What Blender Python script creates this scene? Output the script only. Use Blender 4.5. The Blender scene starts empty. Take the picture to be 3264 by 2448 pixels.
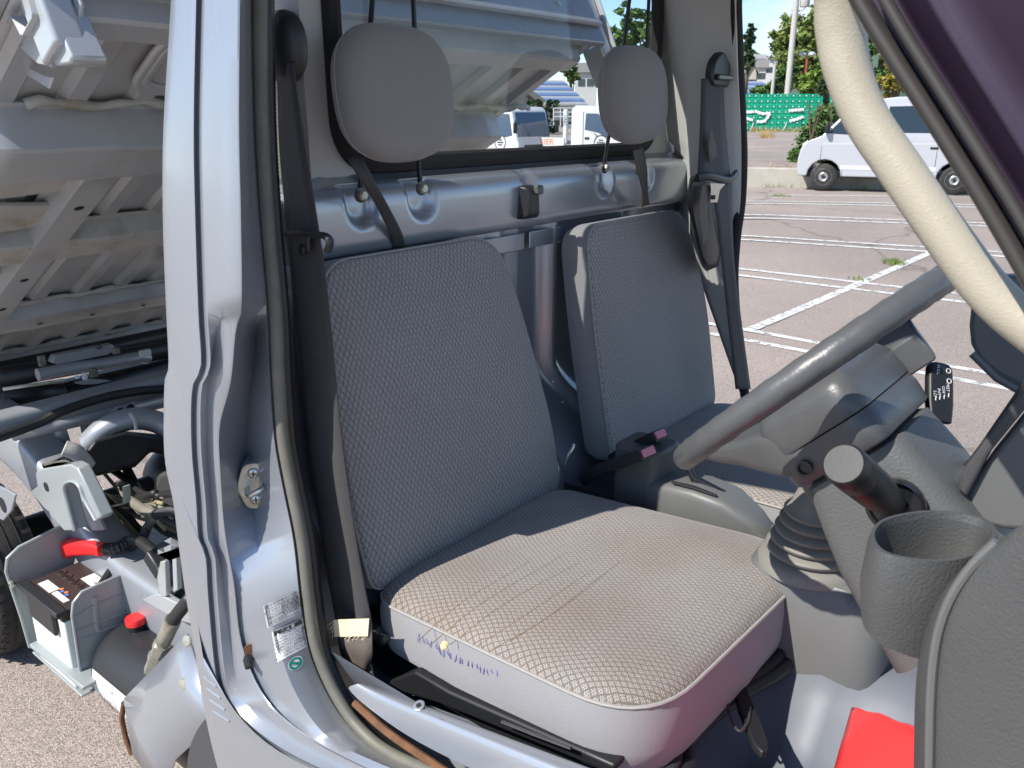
import bpy, bmesh, math, random
from mathutils import Vector, Matrix, noise
V = Vector
R = math.radians
rnd = random.Random(7)
scene = bpy.context.scene
C = scene.collection

# ------------------------------------------------------------------ camera
CAM_H, YAW, PITCH, FPX = 1.52, R(39), R(18), 2650.0
cam_data = bpy.data.cameras.new('camera')
cam = bpy.data.objects.new('camera', cam_data)
C.objects.link(cam)
cam.location = (0, 0, CAM_H)
cam.rotation_euler = (R(90) - PITCH, 0, YAW)
cam_data.sensor_width = 36
cam_data.lens = FPX / 3264 * 36
cam_data.clip_start = 0.02
cam_data.clip_end = 4000
cam_data.dof.use_dof = True
cam_data.dof.focus_distance = 2.0
cam_data.dof.aperture_fstop = 16
scene.camera = cam

# ------------------------------------------------------------------ sky, sun, exposure
SUN_AZ, SUN_EL = R(17), R(46)          # light travels towards (+sin, +cos) of SUN_AZ, downwards
world = bpy.data.worlds.new('World')
scene.world = world
world.use_nodes = True
wn, wl = world.node_tree.nodes, world.node_tree.links
wn.clear()
w_out = wn.new('ShaderNodeOutputWorld')
w_bg = wn.new('ShaderNodeBackground')
w_sky = wn.new('ShaderNodeTexSky')
w_sky.sky_type = 'NISHITA'
w_sky.sun_disc = False
w_sky.sun_elevation = SUN_EL
w_sky.sun_rotation = R(180) + SUN_AZ
w_sky.altitude = 300
w_sky.air_density = 0.75
w_sky.dust_density = 0.15
w_sky.ozone_density = 2.0
w_bg.inputs['Strength'].default_value = 0.092
# broken cumulus over the whole sky
w_tc = wn.new('ShaderNodeTexCoord')
w_map = wn.new('ShaderNodeMapping')
w_map.inputs['Scale'].default_value = (1, 1, 2.6)
w_map.inputs['Location'].default_value = (0.33, 0.1, 0.25)
w_noise = wn.new('ShaderNodeTexNoise')
w_noise.inputs['Scale'].default_value = 3.1
w_noise.inputs['Detail'].default_value = 8
w_noise.inputs['Roughness'].default_value = 0.56
w_ramp = wn.new('ShaderNodeValToRGB')
w_ramp.color_ramp.elements[0].position = 0.56
w_ramp.color_ramp.elements[1].position = 0.68
w_mix = wn.new('ShaderNodeMixRGB')
w_mix.inputs[2].default_value = (5.2, 5.3, 5.5, 1)
wl.new(w_tc.outputs['Generated'], w_map.inputs['Vector'])
wl.new(w_map.outputs['Vector'], w_noise.inputs['Vector'])
wl.new(w_noise.outputs['Fac'], w_ramp.inputs['Fac'])
wl.new(w_ramp.outputs['Color'], w_mix.inputs['Fac'])
w_hsv = wn.new('ShaderNodeHueSaturation'); w_hsv.inputs['Saturation'].default_value = 1.08
wl.new(w_sky.outputs['Color'], w_hsv.inputs['Color'])
wl.new(w_hsv.outputs['Color'], w_mix.inputs[1])
wl.new(w_mix.outputs['Color'], w_bg.inputs['Color'])
wl.new(w_bg.outputs['Background'], w_out.inputs['Surface'])

sun_data = bpy.data.lights.new('sun', 'SUN')
sun_data.energy = 3.1
sun_data.angle = R(0.5)
sun_data.color = (1.0, 0.95, 0.88)
sun = bpy.data.objects.new('sun', sun_data)
C.objects.link(sun)
sun_dir = V((math.sin(SUN_AZ) * math.cos(SUN_EL), math.cos(SUN_AZ) * math.cos(SUN_EL), -math.sin(SUN_EL)))
sun.rotation_euler = sun_dir.to_track_quat('-Z', 'Y').to_euler()
sun.location = (-4, -8, 9)

scene.view_settings.view_transform = 'Standard'
scene.view_settings.look = 'None'
scene.view_settings.gamma = 1
scene.view_settings.use_curve_mapping = False
scene.view_settings.exposure = 1.1
scene.cycles.use_denoising = True
scene.cycles.max_bounces = 8
scene.cycles.transparent_max_bounces = 24
scene.cycles.sample_clamp_indirect = 6

# ------------------------------------------------------------------ measuring helpers (survey of the place)
sP, cP, sW, cW = math.sin(PITCH), math.cos(PITCH), math.sin(YAW), math.cos(YAW)
def ray(x, y):
    r = (x - 1632) / FPX
    u = (1224 - y) / FPX
    f = cP + u * sP
    return V((-f * sW + r * cW, f * cW + r * sW, -sP + u * cP))
def PX(x, y, X):
    d = ray(x, y); return V((0, 0, CAM_H)) + d * (X / d.x)
def PY(x, y, Y):
    d = ray(x, y); return V((0, 0, CAM_H)) + d * (Y / d.y)
def PZ(x, y, Z):
    d = ray(x, y); return V((0, 0, CAM_H)) + d * ((Z - CAM_H) / d.z)
def PD(x, y, D):
    d = ray(x, y); return V((0, 0, CAM_H)) + d * (D / math.hypot(d.x, d.y))
def PN(x, y, o, n):
    d = ray(x, y); c = V((0, 0, CAM_H)); n = V(n)
    return c + d * ((V(o) - c).dot(n) / d.dot(n))

def cr(pts, n=8, closed=False):
    pts = [V(p) for p in pts]
    out = []
    m = len(pts)
    rng = range(m if closed else m - 1)
    for i in rng:
        p1, p2 = pts[i], pts[(i + 1) % m]
        p0 = pts[(i - 1) % m] if closed or i > 0 else p1 * 2 - p2
        p3 = pts[(i + 2) % m] if closed or i + 2 < m else p2 * 2 - p1
        for k in range(n):
            t = k / n
            out.append(0.5 * ((2 * p1) + (p2 - p0) * t + (2 * p0 - 5 * p1 + 4 * p2 - p3) * t * t + (3 * p1 - p0 - 3 * p2 + p3) * t ** 3))
    if not closed:
        out.append(pts[-1].copy())
    return out
def resample(pts, n):
    pts = [V(p) for p in pts]
    L = [0]
    for a, b in zip(pts, pts[1:]):
        L.append(L[-1] + (b - a).length)
    out, j = [], 0
    for k in range(n):
        s = L[-1] * k / (n - 1)
        while j < len(pts) - 2 and L[j + 1] < s:
            j += 1
        d = L[j + 1] - L[j]
        out.append(pts[j].lerp(pts[j + 1], (s - L[j]) / d if d > 1e-9 else 0))
    return out
def sstep(a, b, x):
    t = min(1, max(0, (x - a) / (b - a)))
    return t * t * (3 - 2 * t)
def rpoly(pts, rad, n=6):
    """closed 2D polygon with rounded corners"""
    m = len(pts); out = []
    for i in range(m):
        a, b, c = V(pts[i - 1]), V(pts[i]), V(pts[(i + 1) % m])
        r = rad[i] if isinstance(rad, (list, tuple)) else rad
        d1, d2 = (a - b).normalized(), (c - b).normalized()
        r = min(r, (a - b).length * .49, (c - b).length * .49)
        for k in range(n + 1):
            t = k / n
            out.append((b + d1 * r) * (1 - t) ** 2 + b * 2 * t * (1 - t) + (b + d2 * r) * t * t)
    return out

# ------------------------------------------------------------------ mesh collector
class MB:
    def __init__(s):
        s.v, s.f = [], []
    def add(s, v, f):
        o = len(s.v)
        s.v += [V(p) for p in v]
        s.f += [tuple(i + o for i in q) for q in f]
        return s
    def box(s, c, size, rot=None):
        c = V(c); hx, hy, hz = size[0] / 2, size[1] / 2, size[2] / 2
        vs = [V((x, y, z)) for x in (-hx, hx) for y in (-hy, hy) for z in (-hz, hz)]
        if rot is not None:
            vs = [rot @ p for p in vs]
        return s.add([c + p for p in vs], [(0, 1, 3, 2), (4, 6, 7, 5), (0, 4, 5, 1), (2, 3, 7, 6), (0, 2, 6, 4), (1, 5, 7, 3)])
    def loft(s, rings, closed=True, caps=True):
        n = len(rings[0]); vs = [p for r in rings for p in r]; fs = []
        for i in range(len(rings) - 1):
            for k in range(n if closed else n - 1):
                a, b = i * n + k, i * n + (k + 1) % n
                fs.append((a, b, b + n, a + n))
        if caps and closed:
            fs.append(tuple(range(n - 1, -1, -1)))
            fs.append(tuple((len(rings) - 1) * n + k for k in range(n)))
        return s.add(vs, fs)
    def tube(s, pts, r, n=10, closed=False, flat=None, caps=True):
        pts = [V(p) for p in pts]; m = len(pts)
        rs = r if isinstance(r, (list, tuple)) else [r] * m
        rings = []; up = None
        for i, p in enumerate(pts):
            if closed:
                t = (pts[(i + 1) % m] - pts[i - 1]).normalized()
            else:
                t = (pts[min(i + 1, m - 1)] - pts[max(i - 1, 0)]).normalized()
            if up is None:
                up = V(flat) if flat is not None else (V((0, 0, 1)) if abs(t.z) < .9 else V((1, 0, 0)))
            up = (up - t * up.dot(t)).normalized()
            sd = t.cross(up)
            ra, rb = rs[i] if isinstance(rs[i], tuple) else (rs[i], rs[i])
            rings.append([p + sd * math.cos(2 * math.pi * k / n) * ra + up * math.sin(2 * math.pi * k / n) * rb for k in range(n)])
        if closed:
            rings.append(rings[0])
        return s.loft(rings, True, caps and not closed)
    def lathe(s, prof, o, axis, n=24, caps=True):
        o, a = V(o), V(axis).normalized()
        x = a.cross(V((0, 0, 1)) if abs(a.z) < .9 else V((1, 0, 0))).normalized(); y = a.cross(x)
        rings = [[o + a * h + (x * math.cos(2 * math.pi * k / n) + y * math.sin(2 * math.pi * k / n)) * r for k in range(n)] for r, h in prof]
        return s.loft(rings, True, caps)
    def prism(s, poly, vec):
        poly = [V(p) for p in poly]; vec = V(vec); n = len(poly)
        return s.add(poly + [p + vec for p in poly], [tuple(range(n)), tuple(range(2 * n - 1, n - 1, -1))] + [(k, k + n, (k + 1) % n + n, (k + 1) % n) for k in range(n)])
    def grid(s, rows):
        n = len(rows[0])
        return s.add([p for r in rows for p in r], [(i * n + k, i * n + k + 1, (i + 1) * n + k + 1, (i + 1) * n + k) for i in range(len(rows) - 1) for k in range(n - 1)])
    def ball(s, c, rad, e=2.0, nu=24, nv=14, rot=None):
        c = V(c)
        def sp(x, p):
            return math.copysign(abs(x) ** p, x)
        rows = []
        for i in range(nv + 1):
            ph = -math.pi / 2 + math.pi * i / nv
            row = []
            for k in range(nu):
                th = 2 * math.pi * k / nu
                q = V((rad[0] * sp(math.cos(ph), 2 / e) * sp(math.cos(th), 2 / e), rad[1] * sp(math.cos(ph), 2 / e) * sp(math.sin(th), 2 / e), rad[2] * sp(math.sin(ph), 2 / e)))
                row.append(c + (rot @ q if rot is not None else q))
            rows.append(row)
        return s.loft(rows, True, False)
    def build(s, name, mat, parent=None, smooth=None, bevel=0, sub=0, solid=0, seg=2, inv=True, uv=None):
        me = bpy.data.meshes.new(name)
        me.from_pydata([tuple(p) for p in s.v], [], s.f)
        bm = bmesh.new(); bm.from_mesh(me)
        bmesh.ops.remove_doubles(bm, verts=bm.verts, dist=1e-6)
        bmesh.ops.recalc_face_normals(bm, faces=bm.faces)
        bm.to_mesh(me); bm.free()
        if uv:
            lay = me.uv_layers.new(name='UVMap')
            for lp in me.loops:
                lay.data[lp.index].uv = uv(me.vertices[lp.vertex_index].co)
        me.materials.append(M[mat] if isinstance(mat, str) else mat)
        if smooth is None:
            smooth = 40
        if smooth:
            for p in me.polygons:
                p.use_smooth = True
            if smooth < 180 and not sub:
                me.set_sharp_from_angle(angle=R(smooth))
        return link(name, me, parent, bevel, sub, solid, seg, inv)

def link(name, me, parent=None, bevel=0, sub=0, solid=0, seg=2, inv=True):
    o = bpy.data.objects.new(name, me)
    C.objects.link(o)
    while parent is not None and parent.parent is not None and parent.parent.parent is not None:
        parent = parent.parent          # thing > part > sub-part, no deeper
    if parent is not None:
        o.parent = parent
        if inv and parent.type == 'EMPTY':
            o.matrix_parent_inverse = parent.matrix_basis.inverted()
    if solid:
        m = o.modifiers.new('s', 'SOLIDIFY'); m.thickness = solid; m.offset = 0
    if bevel:
        m = o.modifiers.new('b', 'BEVEL'); m.width = bevel; m.segments = seg; m.limit_method = 'ANGLE'; m.angle_limit = R(35)
        m.harden_normals = False
    if sub:
        m = o.modifiers.new('u', 'SUBSURF'); m.levels = sub; m.render_levels = sub
    return o
def thing(name, label, cat, loc=(0, 0, 0), rz=0, group=None, parent=None):
    o = bpy.data.objects.new(name, None)
    C.objects.link(o)
    o.empty_display_size = .1
    o.location = loc; o.rotation_euler = (0, 0, rz)
    if label: o['label'] = label
    if cat: o['category'] = cat
    if group: o['group'] = group
    return o
def tag(o, label, cat, group=None):
    o['label'] = label; o['category'] = cat
    if group: o['group'] = group
    return o
def kind(o, k):
    o['kind'] = k; return o
def text_mesh(txt, size, font_depth=0.0):
    cu = bpy.data.curves.new('lettering', 'FONT')
    cu.body = txt; cu.size = size; cu.align_x = 'CENTER'; cu.align_y = 'CENTER'; cu.extrude = font_depth
    cu.resolution_u = 2
    o = bpy.data.objects.new('lettering', cu)
    C.objects.link(o)
    dg = bpy.context.evaluated_depsgraph_get()
    me = bpy.data.meshes.new_from_object(o.evaluated_get(dg))
    bpy.data.objects.remove(o); bpy.data.curves.remove(cu)
    return me
def lettering(txt, size, o, right, up, mat, parent, name='lettering', stretch=1.0, inv=True):
    me = text_mesh(txt, size)
    o, right, up = V(o), V(right).normalized(), V(up).normalized()
    nrm = right.cross(up)
    for v in me.vertices:
        c = v.co.copy()
        v.co = o + right * c.x * stretch + up * c.y + nrm * c.z
    me.materials.clear(); me.materials.append(M[mat])
    return link(name, me, parent, inv=inv)

# ------------------------------------------------------------------ materials
M = {}
def node_mat(name):
    m = bpy.data.materials.new(name); m.use_nodes = True
    M[name] = m
    nt = m.node_tree
    return m, nt, nt.nodes, nt.links, nt.nodes['Principled BSDF']
def pm(name, col, rough=.5, metal=0, vary=.12, vscale=6, bump=0, bscale=200, coat=0, spec=.5, sheen=0, dirt=None, dscale=3, dlo=.5, dhi=.7, detail=4, trans=0, sss=0, bdist=.002, wear=None):
    m, nt, n, l, b = node_mat(name)
    tc = n.new('ShaderNodeTexCoord')
    no = n.new('ShaderNodeTexNoise'); no.inputs['Scale'].default_value = vscale; no.inputs['Detail'].default_value = detail
    l.new(tc.outputs['Object'], no.inputs['Vector'])
    mx = n.new('ShaderNodeMixRGB')
    mx.inputs[1].default_value = tuple(max(0, c * (1 - vary)) for c in col) + (1,)
    mx.inputs[2].default_value = tuple(min(1, c * (1 + vary)) for c in col) + (1,)
    l.new(no.outputs['Fac'], mx.inputs['Fac'])
    out = mx.outputs['Color']
    if dirt is not None:
        d = n.new('ShaderNodeTexNoise'); d.inputs['Scale'].default_value = dscale; d.inputs['Detail'].default_value = 8; d.inputs['Roughness'].default_value = .65
        l.new(tc.outputs['Object'], d.inputs['Vector'])
        r = n.new('ShaderNodeValToRGB'); r.color_ramp.elements[0].position = dlo; r.color_ramp.elements[1].position = dhi
        l.new(d.outputs['Fac'], r.inputs['Fac'])
        m2 = n.new('ShaderNodeMixRGB'); m2.inputs[2].default_value = tuple(dirt) + (1,)
        l.new(r.outputs['Color'], m2.inputs['Fac']); l.new(out, m2.inputs[1]); out = m2.outputs['Color']
    if wear is not None:      # thin random scratches
        w1 = n.new('ShaderNodeTexNoise'); w1.inputs['Scale'].default_value = 34; w1.inputs['Detail'].default_value = 0; w1.inputs['Distortion'].default_value = .2
        mp = n.new('ShaderNodeMapping'); mp.inputs['Scale'].default_value = (1, 1, .22); mp.inputs['Rotation'].default_value = (.5, .7, 0)
        l.new(tc.outputs['Object'], mp.inputs['Vector']); l.new(mp.outputs['Vector'], w1.inputs['Vector'])
        r = n.new('ShaderNodeValToRGB'); e = r.color_ramp.elements
        e[0].position = .5; e[0].color = (0, 0, 0, 1); e[1].position = .5035; e[1].color = (1, 1, 1, 1)
        x = e.new(.507); x.color = (0, 0, 0, 1)
        w2 = n.new('ShaderNodeTexNoise'); w2.inputs['Scale'].default_value = 9
        l.new(tc.outputs['Object'], w2.inputs['Vector'])
        r2 = n.new('ShaderNodeValToRGB'); r2.color_ramp.elements[0].position = .56; r2.color_ramp.elements[1].position = .66
        l.new(w2.outputs['Fac'], r2.inputs['Fac'])
        mu = n.new('ShaderNodeMath'); mu.operation = 'MULTIPLY'
        l.new(w1.outputs['Fac'], r.inputs['Fac']); l.new(r.outputs['Color'], mu.inputs[0]); l.new(r2.outputs['Color'], mu.inputs[1])
        m3 = n.new('ShaderNodeMixRGB'); m3.inputs[2].default_value = tuple(wear) + (1,)
        l.new(mu.outputs[0], m3.inputs['Fac']); l.new(out, m3.inputs[1]); out = m3.outputs['Color']
    l.new(out, b.inputs['Base Color'])
    b.inputs['Roughness'].default_value = rough
    b.inputs['Metallic'].default_value = metal
    b.inputs['Specular IOR Level'].default_value = spec
    b.inputs['Coat Weight'].default_value = coat
    b.inputs['Coat Roughness'].default_value = .08
    b.inputs['Sheen Weight'].default_value = sheen
    b.inputs['Transmission Weight'].default_value = trans
    b.inputs['Subsurface Weight'].default_value = sss
    if bump:
        bn = n.new('ShaderNodeTexNoise'); bn.inputs['Scale'].default_value = bscale; bn.inputs['Detail'].default_value = 3
        l.new(tc.outputs['Object'], bn.inputs['Vector'])
        bp = n.new('ShaderNodeBump'); bp.inputs['Strength'].default_value = bump; bp.inputs['Distance'].default_value = bdist
        l.new(bn.outputs['Fac'], bp.inputs['Height']); l.new(bp.outputs['Normal'], b.inputs['Normal'])
    return m
def emit_off(m): return m

pm('paint', (.39, .415, .455), .30, .55, .05, 3, bump=.05, bscale=900, coat=.5, dirt=(.42, .43, .44), dscale=5, dlo=.6, dhi=.8)
pm('paint_scratched', (.39, .415, .455), .32, .55, .05, 3, bump=.05, bscale=900, coat=.5, wear=(.62, .63, .64))
pm('paint_floor', (.155, .167, .19), .5, .08, .08, 6, coat=.0, spec=.25, dirt=(.33, .31, .30), dscale=9, dlo=.62, dhi=.82)
pm('bed_paint', (.49, .50, .505), .40, .30, .12, 5, dirt=(.38, .37, .345), dscale=4, dlo=.52, dhi=.75, bump=.15, bscale=40)
pm('bed_dirty', (.46, .45, .42), .6, .1, .22, 14, dirt=(.34, .29, .22), dscale=11, dlo=.52, dhi=.68, bump=.5, bscale=60)
pm('bed_white', (.52, .54, .55), .33, .4, .08, 4, dirt=(.45, .42, .35), dscale=8, dlo=.58, dhi=.75)
pm('frame_paint', (.34, .36, .39), .38, .35, .12, 7, dirt=(.30, .28, .25), dscale=10, dlo=.55, dhi=.75)
pm('tray_paint', (.33, .36, .36), .4, .15, .1, 6, dirt=(.30, .30, .28), dscale=12, dlo=.58, dhi=.75)
pm('zinc', (.55, .55, .47), .38, .7, .2, 30, dirt=(.32, .27, .16), dscale=30, dlo=.52, dhi=.7)
pm('steel', (.62, .61, .58), .25, .9, .1, 20)
pm('steel_dark', (.10, .10, .10), .4, .6, .3, 30)
pm('rust', (.16, .075, .035), .85, 0, .5, 60, bump=.6, bscale=150)
pm('black_plastic', (.022, .023, .025), .42, 0, .2, 20, bump=.15, bscale=500)
pm('black_gloss', (.012, .013, .015), .22, 0, .1, 10)
pm('black_sheet', (.016, .017, .02), .45, .1, .3, 10)
pm('shadow_void', (.012, .012, .014), .8, 0, .2, 10)
pm('rubber', (.017, .017, .017), .75, 0, .2, 25, bump=.2, bscale=300)
pm('seal_rubber', (.15, .145, .12), .55, 0, .25, 30, dirt=(.22, .21, .17), dscale=22, dlo=.55, dhi=.75)
pm('tyre_rubber', (.022, .021, .020), .75, 0, .3, 20, dirt=(.06, .052, .044), dscale=6, bump=.3, bscale=120)
pm('webbing', (.038, .035, .036), .62, 0, .15, 60, bump=.5, bscale=900, sheen=.15)
pm('webbing_tan', (.15, .125, .105), .75, 0, .2, 80, bump=.6, bscale=900)  # tan straps, and sunlight painted onto the far belt
pm('label_cream', (.78, .66, .44), .8, 0, .1, 60)
pm('cloth_side', (.27, .265, .27), .9, 0, .07, 12, bump=.5, bscale=700, sheen=.35)
pm('cloth_head', (.25, .238, .23), .92, 0, .06, 12, bump=.45, bscale=700, sheen=.3)
pm('piping', (.33, .31, .29), .85, 0, .15, 100)
pm('thread_brown', (.24, .16, .10), .9, 0, .3, 200)
pm('thread_purple', (.20, .17, .42), .8, 0, .3, 200)
pm('foam', (.72, .58, .30), .9)
pm('dash', (.095, .097, .095), .48, 0, .1, 15, bump=.55, bscale=330, bdist=.0015)
pm('dash_shaded', (.075, .076, .075), .5, 0, .12, 15, bump=.6, bscale=330, bdist=.0015)  # dash plastic darkened, shade painted into its base colour
pm('dash_smooth', (.125, .127, .124), .45, 0, .08, 15, bump=.12, bscale=600)
pm('wheel_vinyl', (.085, .088, .09), .38, 0, .1, 30, bump=.35, bscale=220, bdist=.001)
pm('knob_black', (.012, .013, .014), .45, 0, .15, 30, bump=.03, bscale=300)
pm('floor_vinyl', (.30, .28, .22), .7, 0, .15, 20, bump=.6, bscale=160)
pm('boot_rubber', (.20, .192, .17), .55, 0, .12, 18)
pm('cream_vinyl', (.40, .365, .285), .48, 0, .10, 10, bump=.0)
pm('pillar_seal', (.045, .040, .038), .6, 0, .2, 12)
pm('pillar_flare_violet', (.040, .024, .048), .4, .2, .15, 6)  # silver pillar with lens-flare violet painted into its colour
pm('trim_grey', (.58, .575, .55), .6, 0, .06, 8, bump=.15, bscale=400)
pm('trim_dark', (.06, .06, .062), .6, 0, .1, 8)
pm('red_plastic', (.82, .028, .03), .32, 0, .05, 10)
pm('red_sheet', (.95, .055, .055), .38, 0, .04, 6)
pm('pink_button', (.62, .22, .28), .4)
pm('white_print', (.75, .75, .73), .5)
pm('white_label', (.74, .74, .72), .45, 0, .04, 40)
pm('black_print', (.03, .03, .03), .6)
pm('green_label', (.0, .23, .17), .5)
pm('sticker_silver', (.55, .56, .57), .45, .3, .05, 30)
pm('battery_case', (.70, .74, .70), .5, 0, .04, 10)
pm('battery_top', (.045, .032, .030), .45, 0, .2, 20)
pm('blue_print', (.10, .2, .55), .5)
pm('orange_print', (.75, .22, .05), .5)
pm('hose_black', (.02, .02, .021), .5, 0, .2, 30)
pm('hose_dusty', (.19, .18, .145), .8, 0, .4, 30, bump=.5, bscale=120, dirt=(.06, .06, .055), dscale=25)
pm('olive_hose', (.30, .27, .14), .7, 0, .35, 30)
pm('van_white', (.46, .47, .50), .3, .1, .03, 4, coat=.5)
pm('truck_white', (.62, .63, .64), .3, 0, .03, 4, coat=.4)
pm('dark_glass', (.02, .03, .035), .06, 0, .1, 2, spec=.8)
pm('blue_glass', (.05, .09, .15), .06, 0, .1, 2, spec=.9)
pm('lamp_glass', (.6, .62, .62), .15, .3, .1, 30)
pm('hub_silver', (.50, .50, .50), .35, .6, .1, 20)
pm('crate_green', (.0, .42, .24), .45, 0, .12, 2)
pm('crate_dark', (.0, .27, .155), .5, 0, .1, 2)
pm('concrete', (.38, .36, .31), .85, 0, .15, 3, bump=.3, bscale=20, dirt=(.26, .25, .21), dscale=2)
pm('pole_concrete', (.46, .45, .42), .8, 0, .1, 3)
pm('pole_cream', (.50, .46, .33), .7, 0, .06, 3)
pm('pole_red', (.52, .10, .06), .6, 0, .1, 5)
pm('roof_blue', (.14, .22, .42), .4, .1, .1, 3)
pm('wall_white', (.50, .50, .49), .8, 0, .08, 1)
pm('wall_tan', (.50, .38, .18), .85, 0, .12, 1)
pm('wall_beige', (.40, .37, .31), .85, 0, .1, 1)
pm('roof_grey', (.20, .19, .18), .7, 0, .15, 2)
pm('bark', (.10, .075, .05), .9, 0, .3, 5)
pm('leaf_olive', (.15, .20, .045), .7, 0, .45, .9, sss=0)
pm('leaf_green', (.075, .15, .03), .7, 0, .45, .9)
pm('leaf_dark', (.03, .065, .022), .7, 0, .45, .9)
pm('leaf_yellow', (.26, .22, .035), .7, 0, .4, 1.2)
pm('leaf_bright', (.16, .26, .04), .7, 0, .4, 1.2)
pm('hill_haze_green', (.07, .12, .08), .9, 0, .4, .05, bump=.8, bscale=.15, bdist=4)  # bluish green, distance haze painted into the base colour
pm('dry_grass', (.42, .30, .13), .9, 0, .35, 8)
pm('green_grass', (.14, .20, .04), .9, 0, .35, 8)
pm('line_paint', (.62, .62, .60), .7, 0, .08, 20)
pm('plastic_strip', (.72, .72, .72), .6)

# worn road paint that lets the ground show through the chips
def worn_paint():
    m = M['line_paint']; n, l = m.node_tree.nodes, m.node_tree.links
    b = n['Principled BSDF']
    tc = n.new('ShaderNodeTexCoord')
    no = n.new('ShaderNodeTexNoise'); no.inputs['Scale'].default_value = 16; no.inputs['Detail'].default_value = 8; no.inputs['Roughness'].default_value = .75
    l.new(tc.outputs['Object'], no.inputs['Vector'])
    r = n.new('ShaderNodeValToRGB'); r.color_ramp.elements[0].position = .40; r.color_ramp.elements[1].position = .47
    l.new(no.outputs['Fac'], r.inputs['Fac']); l.new(r.outputs['Color'], b.inputs['Alpha'])
worn_paint()

# asphalt: reddish-grey, stone chips, tar cracks
def asphalt(name, col):
    m, nt, n, l, b = node_mat(name)
    tc = n.new('ShaderNodeTexCoord')
    v = n.new('ShaderNodeTexVoronoi'); v.inputs['Scale'].default_value = 260
    l.new(tc.outputs['Object'], v.inputs['Vector'])
    r = n.new('ShaderNodeValToRGB'); e = r.color_ramp.elements
    e[0].position = .0; e[0].color = (col[0] * .52, col[1] * .50, col[2] * .48, 1)
    e[1].position = 1; e[1].color = (col[0] * 1.3, col[1] * 1.29, col[2] * 1.28, 1)
    sep = n.new('ShaderNodeSeparateColor'); l.new(v.outputs['Color'], sep.inputs[0]); l.new(sep.outputs[0], r.inputs['Fac'])
    no = n.new('ShaderNodeTexNoise'); no.inputs['Scale'].default_value = .5; no.inputs['Detail'].default_value = 6
    l.new(tc.outputs['Object'], no.inputs['Vector'])
    mx = n.new('ShaderNodeMixRGB'); mx.blend_type = 'MULTIPLY'; mx.inputs[0].default_value = 1
    r2 = n.new('ShaderNodeValToRGB'); r2.color_ramp.elements[0].color = (.8, .8, .8, 1); r2.color_ramp.elements[1].color = (1.12, 1.1, 1.08, 1)
    r2.color_ramp.elements[0].position = .3; r2.color_ramp.elements[1].position = .7
    l.new(no.outputs['Fac'], r2.inputs['Fac']); l.new(r.outputs['Color'], mx.inputs[1]); l.new(r2.outputs['Color'], mx.inputs[2])
    c = n.new('ShaderNodeTexVoronoi'); c.feature = 'DISTANCE_TO_EDGE'; c.inputs['Scale'].default_value = .13
    cn = n.new('ShaderNodeTexNoise'); cn.inputs['Scale'].default_value = 1.2; cn.inputs['Detail'].default_value = 5
    ca = n.new('ShaderNodeVectorMath'); ca.operation = 'ADD'
    l.new(tc.outputs['Object'], cn.inputs['Vector']); l.new(tc.outputs['Object'], ca.inputs[0]); l.new(cn.outputs['Color'], ca.inputs[1]); l.new(ca.outputs[0], c.inputs['Vector'])
    r3 = n.new('ShaderNodeValToRGB'); r3.color_ramp.elements[0].color = (.62, .6, .58, 1); r3.color_ramp.elements[1].position = .005
    l.new(c.outputs['Distance'], r3.inputs['Fac'])
    m4 = n.new('ShaderNodeMixRGB'); m4.blend_type = 'MULTIPLY'; m4.inputs[0].default_value = 1
    l.new(mx.outputs[0], m4.inputs[1]); l.new(r3.outputs[0], m4.inputs[2]); l.new(m4.outputs[0], b.inputs['Base Color'])
    b.inputs['Roughness'].default_value = .85
    bp = n.new('ShaderNodeBump'); bp.inputs['Strength'].default_value = .5; bp.inputs['Distance'].default_value = .004
    l.new(v.outputs['Distance'], bp.inputs['Height']); l.new(bp.outputs[0], b.inputs['Normal'])
asphalt('asphalt', (.355, .308, .276))
asphalt('asphalt_far', (.36, .312, .28))

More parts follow.
